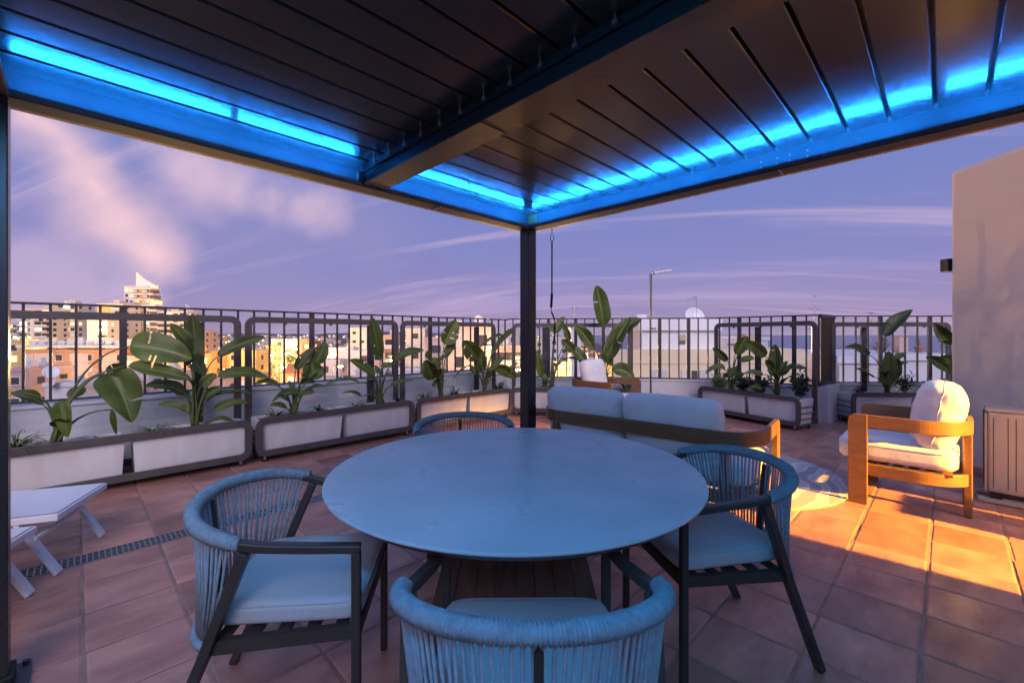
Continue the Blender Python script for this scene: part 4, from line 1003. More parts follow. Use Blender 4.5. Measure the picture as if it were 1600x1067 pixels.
def planter(label, origin, ang, L_, ztop=.46, screen=1.50, brace=.80):
    o = thing('planter_with_screen', label, 'planter', origin, ang, 'planters with wind screens round the terrace')
    loop_frame(MB(), 0, L_, .062, ztop, .10, .062, 0, .030).build('front_frame', M_FRAME, o, bevel=.003)
    loop_frame(MB(), 0, L_, .10, screen, .10, .066, PD - .015, PD + .015).build('screen_frame', M_FRAME, o, bevel=.003)
    gl = MB().bx(.045, L_ - .045, PD - .003, PD + .003, .50, screen - .045).build('screen_pane', M_GLASS, o)
    stud = MB().bx(-.012, .012, -.012, .012, -.02, .004).mesh('pane_clip', M_FRAME)
    for x in (.22, .5, .78): link('pane_clip', stud, o, loc=(L_ * x, PD, screen - .066))
    MB().bx(L_ * brace - .045, L_ * brace + .045, PD + .05, PD + .075, .12, screen - .07).build('screen_brace', M_RAIL, o)
    MB().bx(.03, L_ - .03, .032, PD - .016, .066, .078).build('base_tray', M_FRAME, o)
    for s in (0, 1):
        g = MB(); x = .012 if s == 0 else L_ - .012
        for z in (.16, .24, .32): g.bar((x, .03, z), (x, PD - .015, z), .012, .012)
        g.build('side_rails', M_FRAME, o)
    half = (L_ - .10) / 2; gap = .035
    for k, x0 in ((0, .045), (1, .045 + half + gap)):
        x1 = x0 + half - gap / 2 + .005; tw_ = .02
        b = MB(); zt = ztop - .035
        P = [(x0 + tw_, .040 + tw_, .08), (x1 - tw_, .040 + tw_, .08), (x1 - tw_, PD - .03 - tw_, .08), (x0 + tw_, PD - .03 - tw_, .08), (x0, .034, zt), (x1, .034, zt), (x1, PD - .03, zt), (x0, PD - .03, zt),
             (x0 + .02, .054, zt), (x1 - .02, .054, zt), (x1 - .02, PD - .05, zt), (x0 + .02, PD - .05, zt), (x0 + .02, .054, zt - .05), (x1 - .02, .054, zt - .05), (x1 - .02, PD - .05, zt - .05), (x0 + .02, PD - .05, zt - .05)]
        b.add(P, [(3, 2, 1, 0), (0, 1, 5, 4), (1, 2, 6, 5), (2, 3, 7, 6), (3, 0, 4, 7), (4, 5, 9, 8), (5, 6, 10, 9), (6, 7, 11, 10), (7, 4, 8, 11), (8, 9, 13, 12), (9, 10, 14, 13), (10, 11, 15, 14), (11, 8, 12, 15)])
        b.build('planter_box', M_BOX, o, bevel=.006)
        MB().bx(x0 + .021, x1 - .021, .055, PD - .051, zt - .06, zt - .03).build('soil', M_SOIL, o)
    for x in (.09, L_ - .09):
        for y in (.06, PD - .06):
            c = link('caster', fork_me, o, loc=(x, y, .028)); w = link('wheel', wheel_me, c); w.rotation_euler = (PI / 2, 0, 0)
    return o
PYF = 4.91
P = {}
P[1] = planter('planter with wind screen at the left edge beside the white loungers', (-.62, PYF, 0), 0, 1.86)
P[2] = planter('planter with wind screen behind the left rope chair, second from the left', (1.275, PYF, 0), 0, 1.84)
P[3] = planter('planter with wind screen left of the corner post, its front lit orange', (3.155, PYF, 0), 0, 1.78)
def ang_of(lat, dep): v = W(lat, dep); return math.atan2(v.y, v.x)
P[6] = planter('planter with wind screen behind the far armchair and the sofa', W(-.02, 7.0), ang_of(1, -.04), 2.02, brace=.28)
P[4] = planter('planter with wind screen right of the shower, holding a bushy green shrub', W(3.10, 7.26), ang_of(.469, -.883), 1.62, brace=.45)
P[5] = planter('planter with wind screen behind the right armchair, facing the sea', W(4.97, 6.36), ang_of(1, 0), 1.86, brace=.30)

# ================================================================== plants
CAMP = Vector((0, 0, EYE))
def leaf_mesh(S, T, width, fc, arch, seed, tears, m, base):
    rnd = random.Random(seed); S, T = Vector(S), Vector(T); ax = T - S; ln = ax.length
    up = Vector((0, 0, 1)); M_ = (S + T) / 2 + up * arch * ln; nr, nc = 34, 8
    tocam = (CAMP - (S + T) / 2).normalized(); n0 = (up * (1 - fc) + tocam * fc).normalized()
    b = MB(); ph = rnd.uniform(0, 6); fold = rnd.uniform(.35, .85); tw0 = rnd.uniform(-.5, .5); tw1 = rnd.uniform(-.6, .6); sag = rnd.uniform(0, .10) * ln; uvs = []
    for i in range(nr + 1):
        t = i / nr; p = S * (1 - t) ** 2 + M_ * 2 * t * (1 - t) + T * t * t
        p = p - up * sag * t * t * t
        tg = ((M_ - S) * (1 - t) + (T - M_) * t).normalized()
        n = (n0 - tg * n0.dot(tg))
        if n.length < .05: n = tg.orthogonal()
        n.normalize(); n = Matrix.Rotation(tw0 + (tw1 - tw0) * t, 3, tg) @ n; s = tg.cross(n)
        w = width * .57 * (max(0.0, t) ** .42 * max(0.0, 1 - t) ** .70) / .476
        if i == 0: w = .004
        if i == nr: w = .0015
        for j in range(nc + 1):
            q = 2 * j / nc - 1
            z = fold * w * abs(q) ** 1.25 + .14 * w * math.sin(t * 9 + ph + (2 if q > 0 else 0)) * abs(q) ** 2 - .30 * fold * w * q * q * q * q
            b.v.append(tuple(p + s * (q * w * (1 - .10 * fold)) + n * z - base)); uvs.append((t, q))
    gone = set()
    for _ in range(tears + (1 if rnd.random() < .45 else 0)):
        r = rnd.randint(8, nr - 8); side = rnd.random() < .5; dpt = rnd.choice([2, 3, 3])
        for k in range(dpt): gone.add((r, k if side else nc - 1 - k))
    for i in range(nr):
        for j in range(nc):
            if (i, j) in gone: continue
            a = i * (nc + 1) + j
            if (i + 1, j) in gone or (i - 1, j) in gone: pass
            b.f.append((a, a + 1, a + nc + 2, a + nc + 1))
    me = b.mesh('leaf', m, True); uv = me.uv_layers.new(name='UVMap')
    vi = [0] * len(me.loops); me.loops.foreach_get('vertex_index', vi); flat = []
    for v in vi: flat += uvs[v]
    uv.data.foreach_set('uv', flat)
    return me, (S - base, (M_ - base), T - base - up * sag)
def bird_plant(label, base, leaves, seed, dry=()):
    base = Vector(base); o = thing('bird_of_paradise_plant', label, 'plant', base, 0, 'bird of paradise plants in the planters')
    rnd = random.Random(seed); leaves = list(leaves)
    for _ in range(4):                                   # young leaves low in the clump
        az = rnd.uniform(0, 2 * PI); dv = Vector((math.cos(az), math.sin(az) * .7, 0)); hh = rnd.uniform(.14, .42); q = rnd.uniform(.05, .14)
        S0 = base + dv * q + Vector((0, 0, hh)); leaves.append((S0, S0 + dv * rnd.uniform(.12, .24) + Vector((0, 0, rnd.uniform(.02, .14))), rnd.uniform(.06, .11), rnd.uniform(.3, .8), .1, 0))
    for k, (S, T, w, fc, arch, tears) in enumerate(leaves):
        m = M_DRY if k in dry else M_LEAF
        me, (s, mm, t) = leaf_mesh(S, T, w, fc, arch, seed * 31 + k, tears, m, base)
        lf = link('leaf', me, o)
        g = MB(); pts = [s * (1 - q) ** 2 + mm * 2 * q * (1 - q) + t * q * q for q in [i / 8 for i in range(8)]]
        g.tube([p - Vector((0, 0, .002)) for p in pts], lambda i: .0045 * (1 - i / 9), 5); g.build('midrib', M_STALK, lf, smooth=True)
        b0 = Vector((rnd.uniform(-.03, .03), rnd.uniform(-.03, .03), 0)); h_ = s.z
        horiz = Vector((s.x - b0.x, s.y - b0.y, 0)).length
        ctl = b0 + Vector(((s.x - b0.x) * .22, (s.y - b0.y) * .22, max(.05, h_ * .78 + .25 * horiz)))
        g = MB(); pts = [b0 * (1 - q) ** 2 + ctl * 2 * q * (1 - q) + s * q * q for q in [i / 10 for i in range(11)]]
        g.tube(pts, lambda i: .0125 - .0075 * i / 10, 7); g.build('stalk', M_STALK, o, smooth=True)
    g = MB(); g.tube([(0, 0, -.04), (0, 0, .05), (.004, 0, .14)], lambda i: (.034, .030, .014)[i], 10); g.build('clump', M_STALK, o, smooth=True)
    return o
def plan_y(Y):
    def f(jx, jy, tx, ty, wpx, fc=.6, arch=.10, tears=0, d0=0.0, d1=0.0):
        S = on_plane_y(jx, jy, Y + d0); T = on_plane_y(tx, ty, Y + d1); return (S, T, wpx, fc, arch, tears)
    return f
def plan_d(D):
    def f(jx, jy, tx, ty, wpx, fc=.6, arch=.10, tears=0, d0=0.0, d1=0.0):
        return (at_depth(jx, jy, D + d0), at_depth(tx, ty, D + d1), wpx, fc, arch, tears)
    return f
SOIL = .40
YP = 5.10
def soil_y(px): u = (px - 800) / FPX; X = YP * (1 + u) / (1 - u); return Vector((X, YP, SOIL))
def soil_d(px, d): return W((px - 800) / FPX * d, d, SOIL)
a = plan_y(YP)
bird_plant('drooping bird-of-paradise with bent torn leaves at the left edge', soil_y(86), [
    a(203, 541, 300, 560, .26, .75, .12, 2, 0, -.1), a(200, 572, 300, 589, .13, .55, .02, 1, -.08, -.1), a(172, 579, 206, 655, .27, .85, .22, 1, 0, -.08),
    a(168, 583, 200, 575, .10, .6, .2, 0), a(95, 626, 106, 682, .11, .8, .15, 0, -.1, -.12), a(176, 640, 182, 676, .045, .8, 0, 0, -.05)], 1)
bird_plant('large bird-of-paradise with one upright blade and many side leaves in the leftmost planter', soil_y(303), [
    a(305, 562, 301, 486, .145, .95, .03, 0), a(302, 548, 266, 505, .12, .8, .05, 1), a(341, 557, 413, 526, .12, .55, .10, 0), a(341, 588, 421, 588, .12, .5, .16, 0),
    a(337, 617, 393, 614, .085, .35, .12, 0), a(334, 640, 388, 626, .09, .5, .12, 0), a(291, 642, 247, 633, .10, .6, .16, 0), a(288, 614, 226, 603, .12, .5, .22, 0, 0, -.1),
    a(290, 552, 320, 584, .14, .8, .06, 1), a(318, 664, 366, 655, .06, .4, .25, 0)], 2)
bird_plant('bird-of-paradise with a heart shaped leaf facing the camera, left in the second planter', soil_y(458), [
    a(462, 577, 492, 542, .11, .7, .04, 0), a(495, 568, 509, 534, .16, .9, .02, 1), a(488, 594, 487, 560, .21, .97, .02, 0), a(438, 605, 396, 598, .08, .35, .22, 0),
    a(466, 613, 425, 626, .10, .55, .20, 0), a(448, 638, 421, 632, .06, .4, .18, 0), a(480, 612, 507, 600, .09, .4, .14, 0), a(474, 590, 500, 572, .10, .6, .10, 0)], 3)
bird_plant('bird-of-paradise with a tall narrow leaf, right in the second planter', soil_y(592), [
    a(594, 559, 579, 490, .15, .75, .04, 1), a(585, 588, 546, 558, .12, .65, .08, 0), a(618, 563, 663, 545, .12, .55, .12, 0), a(596, 575, 621, 571, .10, .5, .14, 0),
    a(611, 603, 648, 595, .08, .4, .16, 0), a(564, 619, 534, 613, .06, .4, .2, 0), a(561, 597, 506, 601, .10, .45, .22, 0), a(586, 618, 600, 637, .09, .8, .1, 0)], 4)
bird_plant('bird-of-paradise with a torn comb-like upright leaf, left in the third planter', soil_y(690), [
    a(694, 538, 713, 497, .24, .9, .02, 3), a(697, 555, 711, 536, .13, .8, .04, 0), a(686, 565, 704, 553, .09, .5, .1, 0), a(675, 593, 666, 560, .22, .95, .02, 0),
    a(669, 566, 690, 567, .11, .6, .12, 0), a(671, 560, 667, 547, .09, .7, .1, 0), a(676, 603, 695, 593, .09, .45, .1, 0), a(683, 598, 700, 575, .07, .6, .1, 0)], 5)
bird_plant('bird-of-paradise with a wide leaf and dry bent leaves, right in the third planter', soil_y(757), [
    a(745, 560, 723, 532, .25, .9, .04, 2), a(752, 573, 752, 545, .14, .8, .02, 0), a(786, 524, 749, 544, .08, .4, .16, 0), a(804, 514, 770, 548, .09, .5, .12, 1),
    a(766, 577, 790, 557, .10, .6, .06, 0), a(772, 575, 806, 591, .17, .8, .12, 0), a(742, 584, 732, 569, .08, .6, .1, 0), a(730, 572, 707, 592, .05, .3, .1, 0), a(790, 586, 809, 566, .07, .6, .1, 0)], 6, dry=(7,))
a = plan_d(7.1)
bird_plant('sparse bird-of-paradise with small upright leaves just right of the corner post', soil_d(862, 7.15), [
    a(868, 520, 882, 494, .15, .7, .05, 1), a(866, 519, 856, 504, .10, .7, .05, 0), a(890, 532, 880, 506, .10, .8, .05, 0), a(896, 549, 877, 530, .16, .7, .08, 1),
    a(893, 545, 918, 570, .18, .6, .14, 1), a(888, 560, 924, 572, .12, .4, .16, 0), a(846, 590, 838, 545, .12, .7, .05, 0)], 7, dry=())
bird_plant('tall bird-of-paradise with a high split leaf behind the far armchair', soil_d(943, 7.15), [
    a(943, 508, 932, 441, .26, .9, .03, 1), a(926, 541, 897, 506, .20, .75, .08, 0), a(947, 562, 986, 495, .26, .85, .06, 0), a(968, 524, 1003, 496, .20, .55, .12, 0),
    a(956, 570, 933, 552, .11, .6, .04, 0), a(958, 580, 991, 590, .22, .6, .35, 0), a(932, 566, 921, 584, .15, .7, .12, 1), a(950, 570, 964, 512, .12, .6, .05, 0)], 8, dry=(6,))
a = plan_d(6.75)
bird_plant('bird-of-paradise with four spread leaves, left in the planter right of the shower', soil_d(1143, 6.9), [
    a(1136, 564, 1113, 543, .11, .65, .08, 0), a(1149, 553, 1168, 524, .17, .85, .02, 0), a(1158, 566, 1179, 558, .11, .45, .14, 0), a(1133, 577, 1103, 582, .14, .5, .22, 0),
    a(1140, 589, 1152, 571, .11, .8, .05, 0), a(1156, 550, 1172, 546, .10, .4, .14, 0)], 9)
a = plan_d(6.35)
bird_plant('bird-of-paradise with a bright upright leaf beside the bushy green shrub', soil_d(1214, 6.45), [
    a(1196, 557, 1162, 532, .16, .7, .10, 0), a(1212, 583, 1211, 533, .16, .92, .02, 0), a(1214, 589, 1231, 561, .10, .8, .04, 0), a(1224, 580, 1262, 576, .11, .4, .16, 0),
    a(1192, 585, 1161, 584, .10, .4, .14, 0), a(1190, 606, 1171, 606, .08, .5, .1, 0), a(1208, 575, 1196, 560, .10, .8, .02, 0)], 10)
a = plan_d(6.55)
bird_plant('tall bird-of-paradise with a slanting top leaf behind the right armchair', soil_d(1386, 6.6), [
    a(1383, 526, 1426, 478, .20, .8, .04, 0), a(1358, 555, 1320, 540, .13, .5, .14, 0), a(1364, 589, 1334, 576, .09, .45, .14, 0), a(1388, 602, 1388, 543, .20, .92, .02, 0),
    a(1398, 561, 1417, 550, .09, .5, .1, 0), a(1394, 592, 1404, 556, .16, .8, .03, 0), a(1400, 572, 1420, 565, .07, .4, .1, 0)], 11)
bird_plant('bird-of-paradise half hidden by the edge of the tall cream wall', soil_d(1492, 6.6), [
    a(1485, 539, 1460, 503, .17, .85, .04, 0), a(1483, 581, 1446, 557, .18, .65, .1, 0), a(1486, 602, 1469, 592, .09, .5, .1, 0), a(1488, 535, 1466, 534, .10, .4, .12, 0), a(1488, 566, 1470, 556, .15, .7, .06, 0)], 12)

def spider(label, p, r, seed, m=None, n=46, name='spider_plant', up=.75, wid=.010):
    rnd = random.Random(seed); o = thing(name, label, 'plant', p, 0, 'small plants at the foot of the big leaves')
    g = MB()
    for k in range(n):
        az = rnd.uniform(0, 2 * PI); ln = 1.35 * r * rnd.uniform(.6, 1.15); lift = rnd.uniform(.25, up)
        d = Vector((math.cos(az), math.sin(az), 0)); s = Vector((-d.y, d.x, 0)); w0 = wid * rnd.uniform(.7, 1.3)
        pts = []
        for i in range(6):
            t = i / 5; c = d * (ln * t * (1 - .2 * lift)) + Vector((0, 0, ln * (lift * 1.6 * t - (lift * 1.1 + .15) * t * t)))
            w = w0 * (1 - t) ** .6 if i else w0 * .6
            pts += [c - s * w, c + s * w]
        g.add(pts, [(2 * i, 2 * i + 1, 2 * i + 3, 2 * i + 2) for i in range(5)])
    g.build('foliage', m or M_LEAF3, o)
    g = MB(); g.lathe([(0, -.03), (.02, -.03), (.018, .02), (0, .03)], 8); g.build('crown', M_STALK, o)
spider('green spider plant at the far left end of the leftmost planter', soil_y(22), .26, 1)
spider('green spider plant between the two big plants in the leftmost planter', soil_y(243), .20, 2)
spider('small dark rosette beside the drooping plant in the leftmost planter', soil_y(152), .08, 3, M_LEAF2, 20, 'succulent_rosette')
spider('spider plant at the left end of the second planter', soil_y(430), .22, 4)
spider('dark spiky rosette in the middle of the second planter', soil_y(500), .15, 5, M_LEAF2, 30, 'succulent_rosette', 1.0, .013)
spider('spider plant in the middle of the second planter', soil_y(560), .17, 6)
spider('dark spiky rosette at the right end of the second planter', soil_y(622), .16, 7, M_LEAF2, 26, 'succulent_rosette', 1.0, .013)
spider('spider plant at the left end of the third planter', soil_y(664), .24, 8)
spider('dark spiky rosette in the middle of the third planter', soil_y(710), .19, 9, M_LEAF2, 34, 'succulent_rosette', 1.0, .015)
spider('low pale rosette next to the wide leaf plant in the third planter', soil_y(738), .13, 10, M_LEAF3, 26, 'succulent_rosette', .6, .02)
spider('dark spiky rosette at the right end of the third planter', soil_y(778), .24, 11, M_LEAF2, 34, 'succulent_rosette', 1.0, .016)
spider('grassy plant behind the sofa right of the corner post', soil_d(852, 7.12), .32, 12, M_LEAF)
spider('dark spiky rosette behind the far armchair', soil_d(978, 7.1), .30, 13, M_LEAF2, 36, 'succulent_rosette', 1.0, .02)
def shrub(label, p, r, hgt, seed, n=260, leaf=.03, m=None):
    rnd = random.Random(seed); o = thing('leafy_shrub', label, 'plant', p, 0, 'leafy shrubs in the sea side planters')
    g = MB(); st_ = MB()
    for k in range(9):
        az = rnd.uniform(0, 2 * PI); q = rnd.uniform(.2, 1) * r; top = Vector((q * math.cos(az), q * math.sin(az) * .6, hgt * rnd.uniform(.55, 1.05)))
        st_.tube([(0, 0, -.03), tuple(top * .5 + Vector((0, 0, .05))), tuple(top)], .003, 5)
        for _ in range(n // 9):
            t = rnd.uniform(.2, 1); c = top * t + Vector((rnd.gauss(0, .025), rnd.gauss(0, .025), rnd.gauss(0, .02)))
            d = Vector((rnd.uniform(-1, 1), rnd.uniform(-1, 1), rnd.uniform(-.2, .9))).normalized(); s = d.orthogonal().normalized(); l = leaf * rnd.uniform(.7, 1.4)
            nn = d.cross(s) * .15 * l
            g.add([c, c + d * l * .5 + s * l * .26 + nn, c + d * l, c + d * l * .5 - s * l * .26 + nn], [(0, 1, 2, 3)])
    st_.build('stems', M_STALK, o); g.build('foliage', m or M_LEAF2, o, kind='stuff')
shrub('bushy dark green shrub at the right end of the planter right of the shower', soil_d(1250, 6.2), .32, .34, 1, 520, .055)
shrub('low dark leafy plant left of the bright upright leaf', soil_d(1186, 6.65), .24, .26, 2, 360, .06)
shrub('low leafy plant at the left end of the planter right of the shower', soil_d(1125, 7.1), .22, .26, 3, 300, .06, M_LEAF)
shrub('small leafy plant under the four spread leaves', soil_d(1160, 6.85), .20, .24, 4, 260, .05)
shrub('upright sprigs behind the right armchair', soil_d(1412, 6.6), .26, .34, 5, 360, .035)
shrub('low leafy plant near the edge of the tall cream wall', soil_d(1456, 6.55), .20, .22, 6, 220, .05)
shrub('tiny leafy plant at the left end of the planter behind the right armchair', soil_d(1342, 6.6), .10, .08, 7, 90, .035)
# ================================================================== dining table
TC = W(0.012, 1.845)
TR = 0.750
tb = thing('round_table', 'big round pale ceramic dining table with dark wooden pedestal', 'table', TC, -PI / 4)
g = MB(); g.lathe([(0, .738), (TR - .004, .738), (TR - .001, .741), (TR, .744), (TR - .0015, .7485), (TR - .004, .750), (TR * .7, .7501), (TR * .35, .7501), (0, .7501)], 128); g.build('table_top', M_TABLE, tb)
g = MB(); g.lathe([(0, .716), (TR - .03, .716), (TR - .006, .7375), (0, .7375)], 128); g.build('under_top', M_TEDGE, tb)
# pedestal: a frustum clad with upright boards
def frust(z): return .205 + (.716 - z) / .716 * .175
for s in range(4):
    R = Matrix.Rotation(s * PI / 2, 3, 'Z'); nbd = 8
    for k in range(nbd):
        a0, a1 = -1 + 2 * k / nbd, -1 + 2 * (k + 1) / nbd; e = .0025
        lo, hi = frust(.03), frust(.715); ins = .016
        P8 = []
        for (hw, z) in ((lo, .03), (hi, .715)):
            for off in (0, ins):
                P8 += [Vector((a0 * (hw - off) + e / 2, -(hw - off), z)), Vector((a1 * (hw - off) - e / 2, -(hw - off), z))]
        P8 = [R @ p for p in P8]
        g = MB(); g.add(P8, [(0, 1, 5, 4), (2, 6, 7, 3), (0, 4, 6, 2), (1, 3, 7, 5), (4, 5, 7, 6), (0, 2, 3, 1)]); g.build('pedestal_board', M_TWOOD, tb)
g = MB(); l1, l2 = frust(.03) - .018, frust(.715) - .018
g.add([(-l1, -l1, .0), (l1, -l1, .0), (l1, l1, .0), (-l1, l1, .0), (-l2, -l2, .715), (l2, -l2, .715), (l2, l2, .715), (-l2, l2, .715)], [(3, 2, 1, 0), (4, 5, 6, 7), (0, 1, 5, 4), (1, 2, 6, 5), (2, 3, 7, 6), (3, 0, 4, 7)])
g.build('pedestal_core', M_BLACK, tb)

# ================================================================== rope dining chairs
def make_chair():
    o = thing('rope_chair', '', 'chair')
    FX, FY, AZ = .245, .235, .655
    for s in (-1, 1):
        MB().bx(s * FX - .013, s * FX + .013, FY - .013, FY + .013, .006, AZ - .012).build('leg', M_CHAIR, o, bevel=.003)
        g = MB(); g.sweep([(s * .290, -.060, .685), (s * .262, -.19, .36), (s * .238, -.345, .004)], [(-.014, -.018), (.014, -.018), (.014, .018), (-.014, .018)], Vector((s, 0, 0)))
        g.build('leg', M_CHAIR, o, bevel=.003)
        g = MB(); g.sweep([(s * FX, FY + .013, AZ), (s * .262, .10, AZ + .016), (s * .284, -.02, AZ + .036), (s * .296, -.10, AZ + .055)], [(-.016, -.013), (.016, -.013), (.016, .013), (-.016, .013)])
        g.build('armrest', M_CHAIR, o, bevel=.005)
        for (x, y) in ((s * FX, FY), (s * .238, -.345)): MB().bx(x - .011, x + .011, y - .011, y + .011, 0, .006).build('foot_pad', M_BLACK, o)
    # seat frame and slats
    for s in (-1, 1): MB().bar((s * (FX - .004), FY, .405), (s * .252, -.175, .395), .022, .040).build('seat_rail', M_CHAIR, o)
    MB().bar((-FX, FY, .405), (FX, FY, .405), .022, .040).build('seat_rail', M_CHAIR, o)
    hoop = [(.248 * math.sin(q), -.165 - .115 * math.cos(q), .395) for q in [-PI / 2 + PI * i / 16 for i in range(17)]]
    g = MB(); g.tube(hoop, .013, 8); g.build('back_hoop', M_CHAIR, o, smooth=True)
    slat = MB().bx(-.24, .24, -.018, .018, -.005, .005).mesh('seat_slat', M_CHAIR)
    for k in range(5): link('seat_slat', slat, o, loc=(0, -.14 + .082 * k, .417))
    MB().bar((0, -.272, .39), (0, -.306, .73), .018, .022, up=Vector((0, 1, 0))).build('back_strut', M_CHAIR, o)
    # cushion
    me = cushion_mesh('seat_cushion', M_SEAT, .485, .455, .078, k=11, puff=.18, nx=20, ny=20, nz=6, taper=.07)
    c = link('seat_cushion', me, o, loc=(0, .020, .463))
    g = MB(); lp = []
    for q in range(64):
        t = 2 * PI * q / 64; cx, cy = math.cos(t), math.sin(t); m_ = (abs(cx) ** 9 + abs(cy) ** 9) ** (-1 / 9)
        x, y = cx * m_ * .241, cy * m_ * .226; x *= 1 - .07 * (.5 - .5 * y / .226); lp.append((x, y, .026))
    g.tube(lp, .0026, 5, closed=True); g.build('piping', M_SEAT, c, smooth=True)
    g = MB(); g.bx(-.012, .012, -.2325, -.2295, -.012, .016); g.build('care_label', M_WHITE, c)
    # rope-wound top ring
    NR = 112; pts = []
    def ring(q):            # q from 0 (left arm) to 1 (right arm)
        a_ = -PI * .52 + 2 * PI * .52 * q; x = .300 * math.sin(a_); y = -.085 - .222 * math.cos(a_)
        if abs(a_) > PI / 2: x = math.copysign(.300 - .010 * (abs(a_) - PI / 2), a_); y = -.085 + .20 * (abs(a_) - PI / 2)
        z = .712 + .048 * max(0, math.cos(a_)) ** .8
        return Vector((x, y, z))
    path = [ring(i / (NR * 3)) for i in range(NR * 3 + 1)]
    def rr(i): return .0200 + (.0036 if i % 3 == 1 else -.0010)
    g = MB(); g.tube(path, rr, 10); g.build('rope_wound_ring', M_ROPE, o, smooth=True)
    # hanging ropes down to the hoop
    ropes = MB(); NS = 46
    for k in range(NS):
        q = .035 + .93 * (k + .5) / NS; tp = ring(q); a_ = -PI * .5 + PI * ((k + .5) / NS)
        ang = a_ * 1.0; bt = Vector((.252 * math.sin(ang), -.165 - .118 * math.cos(ang), .395))
        jig = .004 * math.sin(k * 2.1)
        for off in ((0, 0),):
            tng = Vector((math.cos(ang), math.sin(ang), 0)); mid = (tp + bt) / 2 + Vector((math.sin(ang), -math.cos(ang), 0)) * -.006
            ropes.tube([tp + tng * off[0] * .9 - Vector((0, 0, .012)), mid + tng * (off[0] * .8 + jig), bt + tng * off[0]], .0043, 6)
    ropes.build('rope_weave', M_ROPE, o, smooth=True, kind='stuff')
    g = MB(); g.tube([Vector((.256 * math.sin(q), -.165 - .122 * math.cos(q), .395)) for q in [-PI / 2 + PI * i / 150 for i in range(151)]], lambda i: .0135 + (.0016 if i % 2 else -.0008), 8); g.build('rope_wound_hoop', M_ROPE, o, smooth=True)
    return o
ch = make_chair()
spots = [((-.735, 1.535), (.99, .12), 'left rope chair with its arm and seat turned towards the table'),
         ((.815, 1.865), (-.985, -.17), 'right rope chair tucked under the table edge in front of the sofa'),
         ((.045, 1.095), (-.01, 1.0), 'near rope chair seen from behind at the bottom of the picture'),
         ((-.275, 2.665), (.26, -.97), 'far rope chair behind the table, only its rope back showing')]
for k, ((la, de), (hx, hy), lab) in enumerate(spots):
    c = ch if k == 0 else copy_tree(ch)
    c.location = W(la, de); c.rotation_euler = (0, 0, heading(hx, hy)); tag(c, lab, 'chair', 'rope chairs round the dining table')

# ================================================================== teak lounge seats
def u_path(w, d, r, n=20):
    """front left -> round the back -> front right; x across, y forward"""
    p = [(-w / 2, d / 2)] + arc(-w / 2 + r, -d / 2 + r, r, PI, 1.5 * PI, n) + arc(w / 2 - r, -d / 2 + r, r, 1.5 * PI, 2 * PI, n) + [(w / 2, d / 2)]
    return p
def piping(c, w, d, k, wr, sd_, z=0.0):
    lp = []
    for q in range(96):
        t = 2 * PI * q / 96; cx, cy = math.cos(t), math.sin(t); m_ = (abs(cx) ** k + abs(cy) ** k) ** (-1 / k); x, y = cx * m_, cy * m_
        p = Vector((x * w / 2, y * d / 2, z))
        if wr: p += Vector((wr * .6 * mnoise.noise(Vector((y * 4, sd_, 0))), 0, wr * mnoise.noise(Vector((x * 3 + sd_, y * 3, 0)))))
        lp.append(p * .997)
    g = MB(); g.tube(lp, .0045, 6, closed=True); g.build('piping', M_CUSH, c, smooth=True)
def lounge(name, label, cat, loc, rot, w, d, r=.26, cushions=1, pillows=(), arm=.688, group=None, seats=1):
    o = thing(name, label, cat, loc, rot, group)
    up_ = u_path(w, d, r)
    MB().strip([(x, y, arm - .048) for x, y in up_], .030, .096).build('arm_band', M_TEAK, o, bevel=.004)
    lo = [(x * (w - .05) / w, y) for x, y in u_path(w, d - .01, r)]
    MB().strip([(x, y, .268) for x, y in lo], .028, .085).build('base_band', M_TEAK, o, bevel=.004)
    MB().bx(-w / 2 + .03, w / 2 - .03, d / 2 - .032, d / 2 - .006, .232, .305).build('front_rail', M_TEAK, o, bevel=.004)
    pw, rc = .118, .045
    for s in (-1, 1):
        out = [(0, 0), (pw, 0), (pw, arm - rc)] + arc(pw - rc, arm - rc, rc, 0, PI / 2, 5) + [(0, arm)]
        g = MB(); g.prism([(p, q) for p, q in out], (s * (w / 2) - .0185, d / 2 - pw + .03, 0.001), (0, 1, 0), (0, 0, 1), (1, 0, 0), .037); g.build('front_leg', M_TEAK, o, bevel=.004)
        x = s * (w / 2 - r * .75); y = -d / 2 + .012
        g = MB(); g.bx(x - .028, x + .028, y - .02, y + .025, 0.001, arm - .095); g.build('rear_leg', M_TEAK, o, bevel=.006)
    slat = MB().bx(-w / 2 + .05, w / 2 - .05, -.03, .03, -.008, .008).mesh('seat_slat', M_TEAK)
    for k in range(6): link('seat_slat', slat, o, loc=(0, -d / 2 + .12 + (d - .2) * k / 5, .305))
    sw = (w - .09) / seats
    for k in range(seats):
        me = cushion_mesh('seat_cushion', M_CUSH, sw - .01, d + .05, .17, k=9, puff=.16, nx=22, ny=20, nz=6, wrinkle=.002, seed=k + w)
        c = link('seat_cushion', me, o, loc=(-w / 2 + .045 + sw * (k + .5), .085, .400)); piping(c, sw - .01, d + .05, 9, 0, 0, .050)
    for (x, y, z, pw_, ph, pt, tilt, rz, sd_, nm, wr) in pillows:
        me = cushion_mesh(nm, M_CUSH, pw_, ph, pt, k=8, puff=.60, nx=26, ny=24, nz=6, wrinkle=wr, seed=sd_)
        c = link(nm, me, o, loc=(x, y, z)); c.rotation_euler = (PI / 2 + tilt, 0, rz); piping(c, pw_, ph, 8, wr, sd_)
    return o
